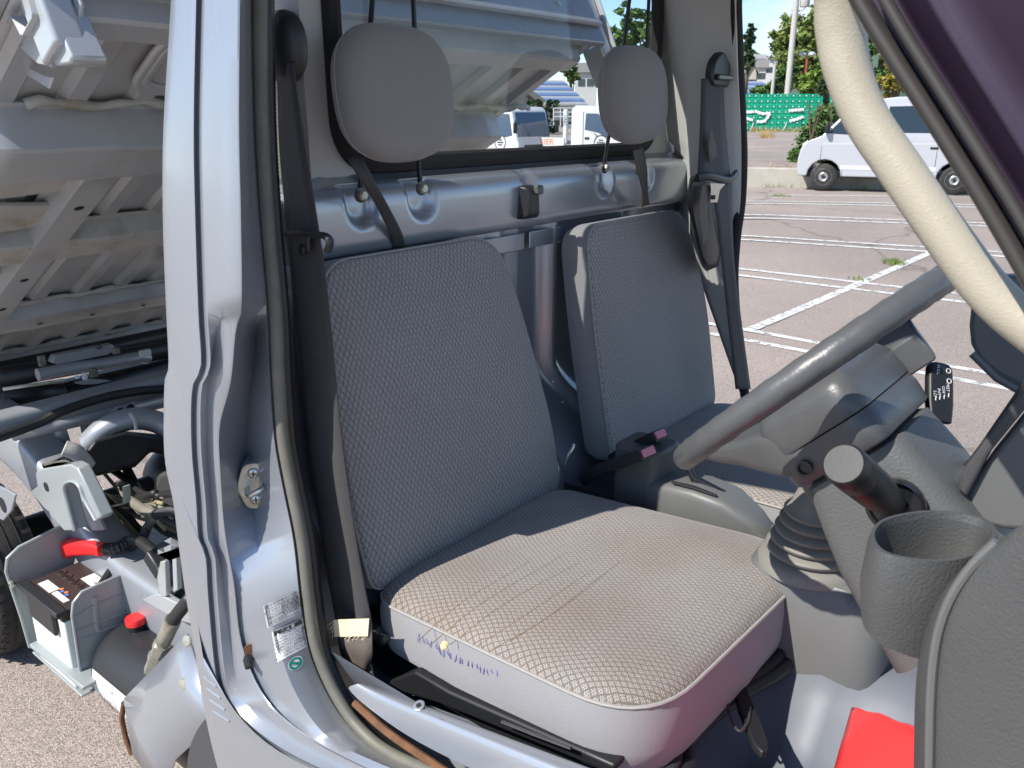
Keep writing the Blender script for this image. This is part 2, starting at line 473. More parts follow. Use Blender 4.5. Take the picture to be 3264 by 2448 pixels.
# woven seat cloth: diamond lattice of thin dark lines over short pale dashes (UV in metres)
def weave(name, light, dark, line, pitch=.0088, skew=.62, stain=None):
    m, nt, n, l, b = node_mat(name)
    tc = n.new('ShaderNodeUVMap'); tc.uv_map = 'UVMap'
    sx = n.new('ShaderNodeSeparateXYZ'); l.new(tc.outputs[0], sx.inputs[0])
    wob = n.new('ShaderNodeTexNoise'); wob.inputs['Scale'].default_value = 14; l.new(tc.outputs[0], wob.inputs['Vector'])
    def ma(op, a, b2=None):
        q = n.new('ShaderNodeMath'); q.operation = op
        for i, x in enumerate((a, b2)):
            if x is None: continue
            if isinstance(x, (int, float)): q.inputs[i].default_value = x
            else: l.new(x, q.inputs[i])
        return q.outputs[0]
    u = ma('ADD', sx.outputs[0], ma('MULTIPLY', wob.outputs['Fac'], .012)); v = ma('MULTIPLY', sx.outputs[1], skew)
    def lines(s):
        a = ma('DIVIDE', s, pitch)
        f = ma('PINGPONG', a, .5)
        l1 = ma('LESS_THAN', f, .105)
        return l1
    lat = ma('MAXIMUM', lines(ma('ADD', u, v)), lines(ma('SUBTRACT', u, v)))
    br = n.new('ShaderNodeTexBrick'); br.inputs['Scale'].default_value = 1
    br.inputs['Brick Width'].default_value = .0042; br.inputs['Row Height'].default_value = .0021; br.inputs['Mortar Size'].default_value = .00045
    br.inputs['Color1'].default_value = tuple(light) + (1,); br.inputs['Color2'].default_value = tuple(c * .86 for c in light) + (1,)
    br.inputs['Mortar'].default_value = tuple(dark) + (1,)
    l.new(tc.outputs[0], br.inputs['Vector'])
    mx = n.new('ShaderNodeMixRGB'); mx.inputs[2].default_value = tuple(line) + (1,)
    l.new(ma('MULTIPLY', lat, .9), mx.inputs[0]); l.new(br.outputs['Color'], mx.inputs[1])
    out = mx.outputs[0]
    fa = n.new('ShaderNodeTexNoise'); fa.inputs['Scale'].default_value = 5; fa.inputs['Detail'].default_value = 5
    l.new(tc.outputs[0], fa.inputs['Vector'])
    fr = n.new('ShaderNodeValToRGB'); fr.color_ramp.elements[0].color = (.82, .82, .82, 1); fr.color_ramp.elements[1].color = (1.12, 1.1, 1.08, 1)
    l.new(fa.outputs['Fac'], fr.inputs['Fac'])
    m2 = n.new('ShaderNodeMixRGB'); m2.blend_type = 'MULTIPLY'; m2.inputs[0].default_value = 1
    l.new(out, m2.inputs[1]); l.new(fr.outputs[0], m2.inputs[2]); out = m2.outputs[0]
    if stain:
        st = n.new('ShaderNodeTexNoise'); st.inputs['Scale'].default_value = 3.2; st.inputs['Detail'].default_value = 4
        l.new(tc.outputs[0], st.inputs['Vector'])
        sr = n.new('ShaderNodeValToRGB'); sr.color_ramp.elements[0].position = .46; sr.color_ramp.elements[1].position = .66
        sr.color_ramp.elements[1].color = (.5, .5, .5, 1); sr.color_ramp.elements[0].color = (0, 0, 0, 1)
        l.new(st.outputs['Fac'], sr.inputs['Fac'])
        m3 = n.new('ShaderNodeMixRGB'); m3.blend_type = 'MULTIPLY'; m3.inputs[2].default_value = tuple(stain) + (1,)
        l.new(sr.outputs[0], m3.inputs[0]); l.new(out, m3.inputs[1]); out = m3.outputs[0]
    l.new(out, b.inputs['Base Color'])
    b.inputs['Roughness'].default_value = .92; b.inputs['Sheen Weight'].default_value = .2
    bp = n.new('ShaderNodeBump'); bp.inputs['Strength'].default_value = .06; bp.inputs['Distance'].default_value = .0003
    sub = ma('SUBTRACT', br.outputs['Fac'], ma('MULTIPLY', lat, -1))
    l.new(sub, bp.inputs['Height']); bp.invert = True; l.new(bp.outputs[0], b.inputs['Normal'])
weave('seat_cloth', (.45, .42, .39), (.17, .158, .146), (.135, .124, .115), stain=(.74, .58, .45))
weave('back_cloth', (.56, .54, .52), (.15, .145, .14), (.16, .155, .15), pitch=.0094, skew=.55)

# wrinkled cream vinyl of the grab handle
def cream():
    m = M['cream_vinyl']; n, l = m.node_tree.nodes, m.node_tree.links; b = n['Principled BSDF']
    tc = n.new('ShaderNodeTexCoord'); mp = n.new('ShaderNodeMapping'); mp.inputs['Scale'].default_value = (1, 1, 1.7)
    v = n.new('ShaderNodeTexVoronoi'); v.feature = 'DISTANCE_TO_EDGE'; v.inputs['Scale'].default_value = 210
    no = n.new('ShaderNodeTexNoise'); no.inputs['Scale'].default_value = 90; no.inputs['Detail'].default_value = 4
    ad = n.new('ShaderNodeVectorMath'); ad.operation = 'MULTIPLY_ADD'; ad.inputs[1].default_value = (.02, .02, .02)
    l.new(tc.outputs['Object'], mp.inputs['Vector']); l.new(mp.outputs[0], no.inputs['Vector'])
    l.new(no.outputs['Color'], ad.inputs[0]); l.new(mp.outputs[0], ad.inputs[2]); l.new(ad.outputs[0], v.inputs['Vector'])
    bp = n.new('ShaderNodeBump'); bp.inputs['Strength'].default_value = .5; bp.inputs['Distance'].default_value = .0008
    l.new(v.outputs['Distance'], bp.inputs['Height']); l.new(bp.outputs[0], b.inputs['Normal'])
cream()

# window glass: clear pane with real fresnel reflection
def glass(name, tint=(.93, .96, .95), extra=.03):
    m = bpy.data.materials.new(name); m.use_nodes = True; M[name] = m
    n, l = m.node_tree.nodes, m.node_tree.links; n.clear()
    o = n.new('ShaderNodeOutputMaterial'); t = n.new('ShaderNodeBsdfTransparent'); g = n.new('ShaderNodeBsdfGlossy')
    g.inputs['Roughness'].default_value = .03; t.inputs['Color'].default_value = tint + (1,)
    fr = n.new('ShaderNodeFresnel'); fr.inputs['IOR'].default_value = 1.38
    ad = n.new('ShaderNodeMath'); ad.inputs[1].default_value = extra; l.new(fr.outputs[0], ad.inputs[0])
    mx = n.new('ShaderNodeMixShader'); l.new(ad.outputs[0], mx.inputs[0]); l.new(t.outputs[0], mx.inputs[1]); l.new(g.outputs[0], mx.inputs[2]); l.new(mx.outputs[0], o.inputs['Surface'])
glass('pane_glass', (.95, .975, .965), .0)
glass('tint_glass', (.45, .5, .5), .05)

# ------------------------------------------------------------------ the tipper truck: cab
truck = thing('tipper_truck', 'silver light tipper truck with open doors, bare cab and raised dump bed', 'truck', (-1.6, 1.31, 0))
def yn(y, d=0):
    return .575 + .03 * max(0, 1 - y / 1200) + d

def K(pts, d, n=96, dx=0, dy=0):
    p2 = cr([(x + dx, y + dy, 0) for x, y in pts], 6)
    return [PY(q.x, q.y, yn(q.y, d(q.y) if callable(d) else d)) for q in resample(p2, n)]
def ledge(a, b): return lambda y: a + (b - a) * sstep(972, 1000, y)
def dip(a, b): return lambda y: a + .048 * sstep(980, 1060, y) + (b - a - .048) * sstep(1480, 1960, y)
k0 = [(545, -160), (545, 0), (521, 400), (519, 700), (530, 1000), (537, 1165), (524, 1225), (524, 1450), (552, 1600), (567, 1718), (590, 1886), (619, 2060), (654, 2280), (700, 2470), (760, 2640)]
k1 = [(574, -160), (566, 0), (551, 400), (548, 700), (556, 1000), (562, 1165), (545, 1225), (548, 1450), (575, 1600), (590, 1718), (612, 1886), (642, 2060), (676, 2280), (722, 2470), (790, 2640)]
k2 = [(630, -160), (625, 0), (617, 400), (622, 700), (632, 1000), (640, 1165), (612, 1240), (610, 1420), (625, 1600), (632, 1715), (655, 1775), (663, 1900), (686, 2140), (722, 2262), (860, 2380), (1060, 2480), (1330, 2600)]
k4m = [(705, -160), (700, 0), (698, 400), (702, 700), (708, 985), (690, 1060), (672, 1180), (664, 1240), (660, 1420), (672, 1600), (684, 1715), (705, 1800), (722, 1940), (745, 2120), (790, 2250), (930, 2365), (1110, 2458), (1370, 2570)]
k4 = [(768, -160), (765, 0), (762, 400), (768, 700), (770, 980), (752, 1050), (735, 1220), (700, 1360), (702, 1500), (716, 1690), (745, 1860), (772, 2060), (850, 2230), (985, 2350), (1150, 2440), (1400, 2545)]
k4b = [(792, -160), (786, 0), (790, 400), (802, 700), (818, 990), (812, 1150), (792, 1300), (786, 1450), (804, 1620), (836, 1855), (872, 2009), (938, 2200), (1040, 2345), (1190, 2425), (1430, 2520)]
k5 = [(812, -160), (805, 0), (812, 400), (830, 700), (855, 990), (862, 1150), (871, 1300), (882, 1420), (908, 1560), (940, 1720), (960, 1900), (984, 2060), (1040, 2200), (1120, 2320), (1235, 2410), (1450, 2500)]
rows = [[p + V((-.012, .06, 0)) for p in K(k0, 0)], K(k0, 0), K(k1, -.010), K(k2, -.007), K(k2, .001, dx=8), K(k2, .001, dx=16), K(k2, -.003, dx=23), K(k2, -.004, dx=30), K(k4m, ledge(-.002, .010)), K(k4, ledge(.001, .012), dx=-7), K(k4, ledge(.003, .014)), K(k4, ledge(.009, .020), dx=5), K(k4b, dip(.052, .030)), K(k5, .070, dx=-6), K(k5, .075), [p + V((-.004, .02, 0)) for p in K(k5, .085)]]
mb = MB(); mb.grid(rows)
pillar = mb.build('door_pillar', 'paint_scratched', truck, smooth=50)
from mathutils.bvhtree import BVHTree
pbvh = BVHTree.FromPolygons([tuple(p) for p in mb.v], mb.f)
def surf(x, y, e=.001):
    d = ray(x, y).normalized()
    h = pbvh.ray_cast(V((0, 0, CAM_H)), d)
    return (h[0] if h[0] is not None else PY(x, y, .63)) - d * e
pillar['label'] = 'silver painted rear door pillar with scratches and folded jamb'
# stamped drain ribs low on the pillar
for i in range(4):
    a = surf(652 + i * 9, 2158 + i * 36, .0); b = surf(690 + i * 14, 2188 + i * 37, .0)
    MB().tube([a, b], .0022, 6).build('embossed_rib', 'paint', truck)
# door seal
def edge(dx, d, n=90):
    return K(k5, d, n, dx=dx)
seal = edge(24, .082, 110)
MB().tube(seal, (.0095), 10).build('door_seal', 'seal_rubber', truck)
MB().tube(edge(50, .098, 110), .008, 8).build('seal_trim', 'black_plastic', truck)
# ribbed clip edge of the seal
rib = MB()
zz = resample(edge(58, .104, 110), 500)
for i in range(0, 499):
    t = (zz[i + 1] - zz[i]).normalized()
    if i % 2 == 0:
        rib.tube([zz[i], zz[i] + t * .0017], .0058, 6)
kind(rib.build('seal_clip_edge', 'rubber', truck), 'stuff')

# door striker
n_j = V((.80, -.60, .0)).normalized()
sc = surf(812, 1546, .012)
ux = V((.60, .80, 0)); uz = V((0, 0, 1))
pl = [sc + ux * a + uz * b for a, b in rpoly([(-.014, -.038), (.014, -.038), (.027, 0), (.014, .038), (-.014, .038), (-.027, 0)], .012, 4)]
st = MB().prism(pl, n_j * .005).build('striker_plate', 'zinc', truck, bevel=.001)
MB().prism([p - n_j * .03 for p in pl], n_j * .029).build('striker_boss', 'paint', st, bevel=.002)
MB().tube(cr([sc + ux * -.012 - uz * .004, sc + n_j * .028 - ux * .008 - uz * .004, sc + n_j * .034 + uz * .002, sc + n_j * .028 + ux * .012 + uz * .006, sc + ux * .012 + uz * .006], 5), .0045, 8).build('striker_loop', 'steel', st)
for s in (-1, 1):
    c = sc + uz * .022 * s + n_j * .005
    b = MB().lathe([(.0001, .003), (.006, .0028), (.0085, .001), (.009, 0)], c, n_j, 16).build('screw', 'steel', st)
    MB().box(c + n_j * .003, (.009, .0018, .0012), Matrix.Rotation(math.atan2(ux.y, ux.x), 3, 'Z')).box(c + n_j * .003, (.0018, .0018, .009)).build('screw_cross', 'steel_dark', st)
# courtesy lamp switch
c = surf(800, 2095, .001)
d = MB().prism([c + ux * a + uz * b for a, b in rpoly([(-.009, -.024), (.011, -.024), (.011, .024), (-.009, .024)], .009, 5)], n_j * .002).build('switch_plate', 'rust', truck)
MB().lathe([(.007, 0), (.0075, .007), (.005, .008), (.006, .016), (.004, .017), (.0045, .024), (.001, .025)], c - ux * .004, n_j, 14).build('door_switch', 'black_plastic', d)

# stickers on the jamb, following the pressed surface
def pxq(q, u, v):
    a = (q[0][0] + (q[1][0] - q[0][0]) * u, q[0][1] + (q[1][1] - q[0][1]) * u); b = (q[3][0] + (q[2][0] - q[3][0]) * u, q[3][1] + (q[2][1] - q[3][1]) * u)
    return a[0] + (b[0] - a[0]) * v, a[1] + (b[1] - a[1]) * v
def skin(q, name, mat, parent, e=.001, rect=(0, 0, 1, 1), n=6):
    u0, v0, u1, v1 = rect
    return MB().grid([[surf(*pxq(q, u0 + (u1 - u0) * i / n, v0 + (v1 - v0) * j / n), e) for j in range(n + 1)] for i in range(n + 1)]).build(name, mat, parent, smooth=180)
def print_on(q, txt, size, u, v, mat, parent, e=.0024):
    me = text_mesh(txt, size)
    w = (surf(*q[1]) - surf(*q[0])).length; h = (surf(*q[3]) - surf(*q[0])).length
    for p in me.vertices:
        p.co = surf(*pxq(q, u + p.co.x / w, v - p.co.y / h), e)
    me.materials.clear(); me.materials.append(M[mat])
    return link('lettering', me, parent)
q1 = [(839, 1932), (960, 1876), (974, 1946), (852, 2003)]
st1 = skin(q1, 'tyre_pressure_sticker', 'sticker_silver', truck)
rl0 = MB()
for r_ in [(.04, .05, .96, .065), (.04, .93, .96, .945), (.04, .05, .052, .94), (.948, .05, .96, .94), (.04, .23, .96, .243), (.04, .49, .96, .503), (.04, .76, .96, .773), (.45, .23, .462, .76), (.70, .23, .71, .64), (.575, .36, .585, .64), (.83, .36, .84, .64), (.45, .36, .96, .37), (.45, .64, .96, .65)]:
    u0, v0, u1, v1 = r_; k = 6
    rl0.grid([[surf(*pxq(q1, u0 + (u1 - u0) * i / k, v0 + (v1 - v0) * j / k), .0022) for j in range(k + 1)] for i in range(k + 1)])
rl0.build('ruled_lines', 'black_print', st1, smooth=0)
for t, u, v, s in [('タイヤ空気圧', .34, .14, .0062), ('kPa (kgf/cm2)', .80, .14, .0036), ('前 輪', .57, .30, .0045), ('後 輪', .82, .30, .0045), ('タイヤサイズ', .245, .37, .0052), ('145R12-6PR', .245, .63, .0052), ('軽積 定積 軽積 定積', .70, .43, .0036), ('200 240 240 350', .70, .57, .0048), ('2.0 2.4 2.4 3.5', .70, .70, .0048), ('42661-B3010', .3, .85, .005)]:
    print_on(q1, t, s, u, v, 'black_print', st1)
q2 = [(866, 2015), (964, 1972), (980, 2060), (884, 2111)]
st2 = skin(q2, 'tyre_notice_sticker', 'white_label', truck)
skin(q2, 'sticker_heading', 'black_print', st2, .0018, (.06, .02, .97, .17), 4)
print_on(q2, '⚠注 意', .0064, .5, .095, 'white_print', st2, .003)
for i, t in enumerate(['タイヤ交換について', 'タイヤ交換するときは、4輪', 'とも同一のサイズ、メーカー、', '銘柄およびトレッドパターン', '（溝模様）のタイヤを装着して', 'ください。また、指定の空気圧', 'でご使用ください。', '詳しくは取扱書をご覧ください。']):
    print_on(q2, t, .0037, .53, .235 + i * .097, 'black_print', st2)
q3 = [(918, 2092), (966, 2092), (966, 2136), (918, 2136)]
def disc_on(q, r0_, r1_, name, mat, parent, e):
    c = .5
    rows = [[surf(*pxq(q, c + math.cos(t) * r_, c + math.sin(t) * r_ - .35 * math.cos(t) * r_), e) for t in [2 * math.pi * k / 32 for k in range(33)]] for r_ in (r0_, (r0_ + r1_) / 2, r1_)]
    return MB().grid(rows).build(name, mat, parent, smooth=180)
st3 = disc_on(q3, .0001, .5, 'round_green_sticker', 'white_label', truck, .001)
disc_on(q3, .29, .45, 'green_ring', 'green_label', st3, .0018)
skin(q3, 'green_bar', 'green_label', st3, .0024, (.12, .41, .88, .59), 6)

# lower sill: outer rocker, tread plate, rusty seam
def KK(pts, Y, n=30):
    return [PY(q.x, q.y, Y) for q in resample(cr([(x, y, 0) for x, y in pts], 5), n)]
tread = MB()
tread.grid([KK([(1105, 2190), (1160, 2245), (1300, 2345), (1480, 2440), (1760, 2570)], .655), KK([(1130, 2182), (1200, 2240), (1340, 2325), (1520, 2410), (1800, 2530)], .658), KK([(1150, 2178), (1240, 2225), (1400, 2295), (1590, 2375), (1860, 2490)], .663),
            KK([(1170, 2182), (1270, 2222), (1430, 2287), (1620, 2363), (1890, 2470)], .676), KK([(1200, 2186), (1300, 2220), (1460, 2284), (1650, 2356), (1920, 2456)], .690), KK([(1215, 2215), (1315, 2250), (1480, 2312), (1670, 2384), (1940, 2482)], .697)])
tr = tread.build('sill_tread', 'paint', truck, smooth=180, sub=2)
hole = PY(1335, 2248, .672)
MB().lathe([(.0035, 0), (.0075, .0005), (.0085, 0)], hole, V((0, -.35, .94)), 16, caps=False).build('hole_rim', 'paint', tr)
MB().lathe([(.0001, .0006), (.004, .0004)], hole, V((0, -.35, .94)), 14).build('hole', 'shadow_void', tr)
MB().tube(KK([(1130, 2240), (1230, 2330), (1330, 2400), (1450, 2480)], .662), .006, 8).build('sill_seam', 'rust', truck)
for px_, c_ in (((1400, 2290), (1560, 2375)), ((1470, 2345), (1490, 2358))):
    a, b = PY(*px_, .668), PY(*c_, .668)
    MB().tube([a, a.lerp(b, .5) + V((0, .002, .001)), b], [.0006, .0032, .0006], 6).build('chipped_paint', 'rust', tr)
MB().grid([KK([(700, 2300), (860, 2400), (1060, 2500), (1330, 2620)], .580), KK([(720, 2480), (880, 2560), (1080, 2650), (1330, 2760)], .575), KK([(760, 2800), (900, 2850), (1100, 2900), (1330, 2990)], .575)]).build('rocker_panel', 'paint', truck, smooth=180, sub=1)

# inner quarter trim, rear wall, window
YL, YR = .74, 2.06
XW = -1.105
qt = MB(); zs = [1.30, 1.36, 1.40, 1.43, 1.5, 1.7, 1.88]
qt.grid([[V((x, y, z)) for z in zs] for x, y in ((-.965, .748), (-.99, .750), (-1.03, .757), (-1.075, .785), (-1.100, .850), (XW, .890))])
qt.build('corner_trim', 'trim_grey', truck, smooth=180, sub=1)
hole = rpoly([(.905, 1.432), (1.925, 1.432), (1.925, 1.84), (.905, 1.84)], .085, 8)
outer = []
cy, cz = 1.40, 1.62
for p in hole:
    dy, dz = p[0] - cy, p[1] - cz
    k = min((.66 / abs(dy)) if dy else 9, ((.30 if dz > 0 else .215) / abs(dz)) if dz else 9)
    outer.append(V((XW, cy + dy * k, cz + dz * k)))
mid = [V((XW + .004, p[0], p[1])).lerp(o, .25) for p, o in zip(hole, outer)]
hv = [V((XW, p[0], p[1])) for p in hole]
wm = MB()
for a, b in ((hv, mid), (mid, outer)):
    n = len(a); wm.add(a + b, [(k, (k + 1) % n, (k + 1) % n + n, k + n) for k in range(n)])
wm.build('rear_wall_frame', 'trim_grey', truck, smooth=180)
hole_c = rpoly([(.913, 1.438), (1.918, 1.438), (1.918, 1.84), (.913, 1.84)], .085, 10)
rw = MB().tube([V((XW + .004, p[0], p[1])) for p in hole_c], [(.0165, .0155)] * len(hole_c), 8, closed=True, flat=(1, 0, 0)).build('window_rubber', 'rubber', truck)
g = MB(); g.add([V((XW - .002, p[0], p[1])) for p in hole_c], [tuple(range(len(hole_c)))])
g.build('rear_window_pane', 'pane_glass', truck, smooth=0)

prof = [(-1.108, 1.428), (-1.090, 1.418), (-1.066, 1.411), (-1.052, 1.404), (-1.044, 1.392), (-1.041, 1.372), (-1.041, 1.335), (-1.044, 1.312), (-1.056, 1.300), (-1.09, 1.297)]
pp = cr([(a, b, 0) for a, b in prof], 5)
bolts = [(.905, 1.396), (1.042, 1.397), (1.617, 1.403), (1.80, 1.40)]
def scoop(y, z):
    s = 0
    for by, bz in bolts:
        d = abs(y - by) if z > 1.378 else math.hypot(y - by, z - 1.378)
        s = max(s, 1 - sstep(.020, .036, d))
    d = math.hypot((y - 1.345) * 1.1, z - 1.40) if z < 1.40 else abs(y - 1.345) * 1.1
    return s * .020 + .009 * (1 - sstep(.010, .03, d))
rows = []
for i in range(181):
    y = YL + (YR - YL) * i / 180
    rows.append([V((p.x - scoop(y, p.y) * (1 if p.x > -1.07 else .3), y, p.y)) for p in pp])
MB().grid(rows).build('rear_shelf_panel', 'paint', truck, smooth=180)
rows = []
for i in range(141):
    y = YL + (YR - YL) * i / 140
    col = []
    for j in range(41):
        z = 1.305 - j * (.72 / 40)
        x = -1.088 + .125 * (1 - sstep(.76, 1.0, z))
        x += .034 * math.exp(-((y - 1.455 - .1 * (1 - sstep(.8, 1.0, z))) / .022) ** 2) + .02 * (1 - sstep(1.345, 1.36, y)) + .008 * math.exp(-((y - 1.27) / .012) ** 2)
        x += .012 * math.exp(-((y - 1.75) / .03) ** 2)
        col.append(V((x, y, z)))
    rows.append(col)
lw = MB().grid(rows).build('lower_rear_wall', 'paint', truck, smooth=180)
for y0, y1 in ((1.215, 1.345), (1.365, 1.475)):
    MB().box((-1.058 if y0 < 1.3 else -1.060, (y0 + y1) / 2, 1.272), (.004, y1 - y0, .034)).build('spot_weld_flange', 'paint', lw, bevel=.003)
for px_ in ((1763, 1216), (1793, 1282)):
    MB().ball(PX(*px_, -1.005), (.002, .002, .002), nu=8, nv=6).build('rivet', 'white_print', lw)
# coat hook
hc = PX(1690, 640, -1.028)
hk = MB()
def ringr(c, hy, hz0, hz1, x): return [V((x, c.y + a, c.z + b)) for a, b in ((-hy * 1.25, hz0), (hy * 1.25, hz0), (hy, hz1), (-hy, hz1))]
hk.loft([ringr(hc, .020, -.036, .030, -1.045), ringr(hc, .019, -.034, .028, -1.026), ringr(hc, .014, -.026, .020, -1.016)])
ho = hk.build('coat_hook', 'black_plastic', truck, bevel=.004, seg=3)
MB().box(hc + V((.016, .006, .022)), (.018, .014, .018)).build('hook_tip', 'dash_smooth', ho, bevel=.004, seg=3)

# roof shell and front header: they keep the sun off the seat backs
rf = []
for i in range(13):
    y = .60 + (2.02 - .60) * i / 12
    zz_ = 1.80 + .045 * min(1, (y - .6) / .3)*1.0 + .045 * (1 - ((y - 1.31) / .71) ** 4)
    rf.append([V((x, y, zz_ - .0 * sstep(-.35, -.1, x) - .03 * (1 - sstep(-1.14, -1.05, x)))) for x in [-1.14 + k * .085 for k in range(11)]])
MB().grid(rf).build('cab_roof', 'paint', truck, smooth=180, solid=.02)
for y, dz in ((.615, 0), (2.0, .09)):
    MB().tube(cr([V((-1.02, y, 1.66 + dz)), V((-.98, y, 1.74 + dz)), V((-.6, y, 1.80 + dz)), V((-.36, y, 1.80 + dz)), V((-.28, y, 1.78 + dz))], 5), .022, 8).build('door_header_rail', 'paint', truck)
# left A-pillar and left door post
MB().tube(cr([V((-.20, 2.0, 1.72)), V((-.06, 2.03, 1.4)), V((.06, 2.04, 1.1)), V((.1, 2.04, .7))], 5), .035, 8).build('front_pillar', 'paint', truck)

# far (left) rear pillar: trim, seal
fp = [[(2098, -60), (2112, 200), (2130, 440), (2150, 470), (2160, 700)], [(2180, -60), (2185, 200), (2190, 440), (2192, 560), (2188, 760)], [(2218, -60), (2214, 200), (2208, 440), (2205, 560), (2200, 800)], [(2325, -60), (2330, 200), (2335, 440), (2335, 640), (2330, 900), (2370, 1280)], [(2345, -60), (2350, 200), (2362, 440), (2360, 640), (2345, 900), (2385, 1280)]]
Xs = [-1.10, -1.04, -.99, -.90, -.88]
gr = []
for pts, X in zip(fp, Xs):
    gr.append([PX(q.x, q.y, X) for q in resample(cr([(a, b, 0) for a, b in pts], 5), 24)])
MB().grid(gr).build('far_pillar_trim', 'trim_grey', truck, smooth=180, solid=.004)
fs = [PX(q.x, q.y, -.885) for q in resample(cr([(2350, -80, 0), (2347, 30, 0), (2354, 200, 0), (2362, 380, 0), (2366, 520, 0), (2360, 650, 0), (2345, 760, 0), (2338, 900, 0), (2352, 1080, 0), (2378, 1290, 0)], 6), 60)]
MB().tube(fs, .013, 10).build('far_door_seal', 'rubber', truck)

# ------------------------------------------------------------------ seats
def ring_at(outline, frame, scale, off, c):
    return [frame(c[0] + (p[0] - c[0]) * scale, c[1] + (p[1] - c[1]) * scale, off(p) if callable(off) else off) for p in outline]
def pad(outline, frame, depth, crown, nm, top_mat, uvf, parent):
    """upholstered pad: patterned face, plain side band, piping"""
    c = (sum(p[0] for p in outline) / len(outline), sum(p[1] for p in outline) / len(outline))
    n = len(outline)
    rings = [ring_at(outline, frame, s, o, c) for s, o in ((1.0, 0), (.992, .006), (.965, crown * .42), (.92, crown * .6), (.82, crown * .84), (.62, crown * .97), (.36, crown), (.12, crown))]
    m = MB(); m.loft(rings, True, False); m.add(rings[-1], [tuple(range(n))])
    face = m.build(nm, top_mat, parent, smooth=180, uv=uvf)
    m = MB()
    m.loft([ring_at(outline, frame, s, o, c) for s, o in ((1.0, 0), (1.012, -.02), (1.012, -depth * .6), (.985, -depth * .93), (.94, -depth))], True, False)
    m.add(ring_at(outline, frame, .94, -depth, c), [tuple(range(n))])
    m.build('side_band', 'cloth_side', face, smooth=50)
    MB().tube(ring_at(outline, frame, 1.002, .001, c), .0026, 6, closed=True).build('piping', 'piping', face)
    return face, c
# driver cushion
o_c = rpoly([(-.90, .750), (-.392, .742), (-.368, 1.282), (-.90, 1.252)], [.06, .115, .14, .05], 9)
def f_c(x, y, h): return V((x, y, .792 + (x + .9) * .045 + (h if h > 0 else h * (.95 + .55 * (x + .9)))))
cush, cc = pad(o_c, f_c, .094, .034, 'seat_cushion', 'seat_cloth', lambda p: (p.y, p.x), truck)
cush['label'] = 'sunlit worn grey driver seat cushion with stitched repair'
# driver backrest
def f_b(o, slope):
    def f(y, h, d): return V((o[0] - slope * h + d * .97, y, o[2] + h + d * slope * .9))
    return f
o_b = rpoly([(.752, 0), (1.252, 0), (1.262, .12), (1.232, .35), (1.195, .505), (.785, .505), (.757, .35), (.745, .12)], [.03, .03, .2, .2, .075, .06, .2, .2], 8)
fb = f_b((-.892, 0, .800), .235)
back, bc = pad(o_b, fb, .085, .016, 'seat_backrest', 'back_cloth', lambda p: (p.y, p.z), truck)
back['label'] = 'shaded driver seat backrest in charcoal patterned cloth'
# passenger seat
o_c2 = [(x + .005, 2.0 - y + .70) for x, y in o_c][::-1]
cush2, _ = pad(o_c2, f_c, .088, .022, 'seat_cushion', 'seat_cloth', lambda p: (p.y, p.x), truck)
o_b2 = rpoly([(1.438, 0), (1.94, 0), (1.93, .30), (1.845, .505), (1.435, .505), (1.425, .30)], [.03, .03, .2, .06, .055, .2], 8)
back2, _ = pad(o_b2, f_b((-.885, 0, .795), .165), .075, .014, 'seat_backrest', 'back_cloth', lambda p: (p.y, p.z), truck)
back2['label'] = 'passenger seat backrest with a strip of sun on its side'
# worn pull lines, patched corner, repair stitches on the driver cushion
cbvh = BVHTree.FromPolygons([tuple(v.co) for v in cush.data.vertices], [tuple(p.vertices) for p in cush.data.polygons])
def ctop(px_, py_, e=.0):
    d = ray(px_, py_).normalized()
    h = cbvh.ray_cast(V((0, 0, CAM_H)), d)
    return (h[0] if h[0] is not None else PZ(px_, py_, .80)) - d * e
for i, (a, b, c2) in enumerate([((1335, 2040), (1480, 1915), (1690, 1790)), ((1372, 2055), (1540, 1920), (1810, 1760)), ((1435, 2055), (1600, 1930), (1850, 1790)), ((1520, 2060), (1690, 1950), (1900, 1810)), ((1560, 2075), (1740, 1970), (1960, 1800)), ((1625, 2045), (1800, 1930), (1990, 1780))]):
    MB().tube([ctop(q.x, q.y, .0005) for q in cr([(a[0], a[1], 0), (b[0], b[1], 0), (c2[0], c2[1], 0)], 16)], [.00065 * (1 - .8 * k / 32) for k in range(33)], 5).build('pulled_thread', 'thread_brown', cush)
for i in range(20):
    t = i / 19
    x, y = 1338 + 245 * t, 2030 + 110 * t + 12 * math.sin(t * 3)
    a, b = PY(x + rnd.uniform(-6, 6), y - 10, .7445), PY(x + rnd.uniform(-8, 8), y + rnd.uniform(8, 20), .7425)
    MB().tube([a, a.lerp(b, .5) + V((0, -.002, 0)), b], .0007, 5).build('repair_stitch', 'thread_purple', cush)
MB().ball(PY(1416, 2058, .7445), (.006, .002, .011), nu=10, nv=8, rot=Matrix.Rotation(.6, 3, 'Y')).build('foam_tear', 'foam', cush)

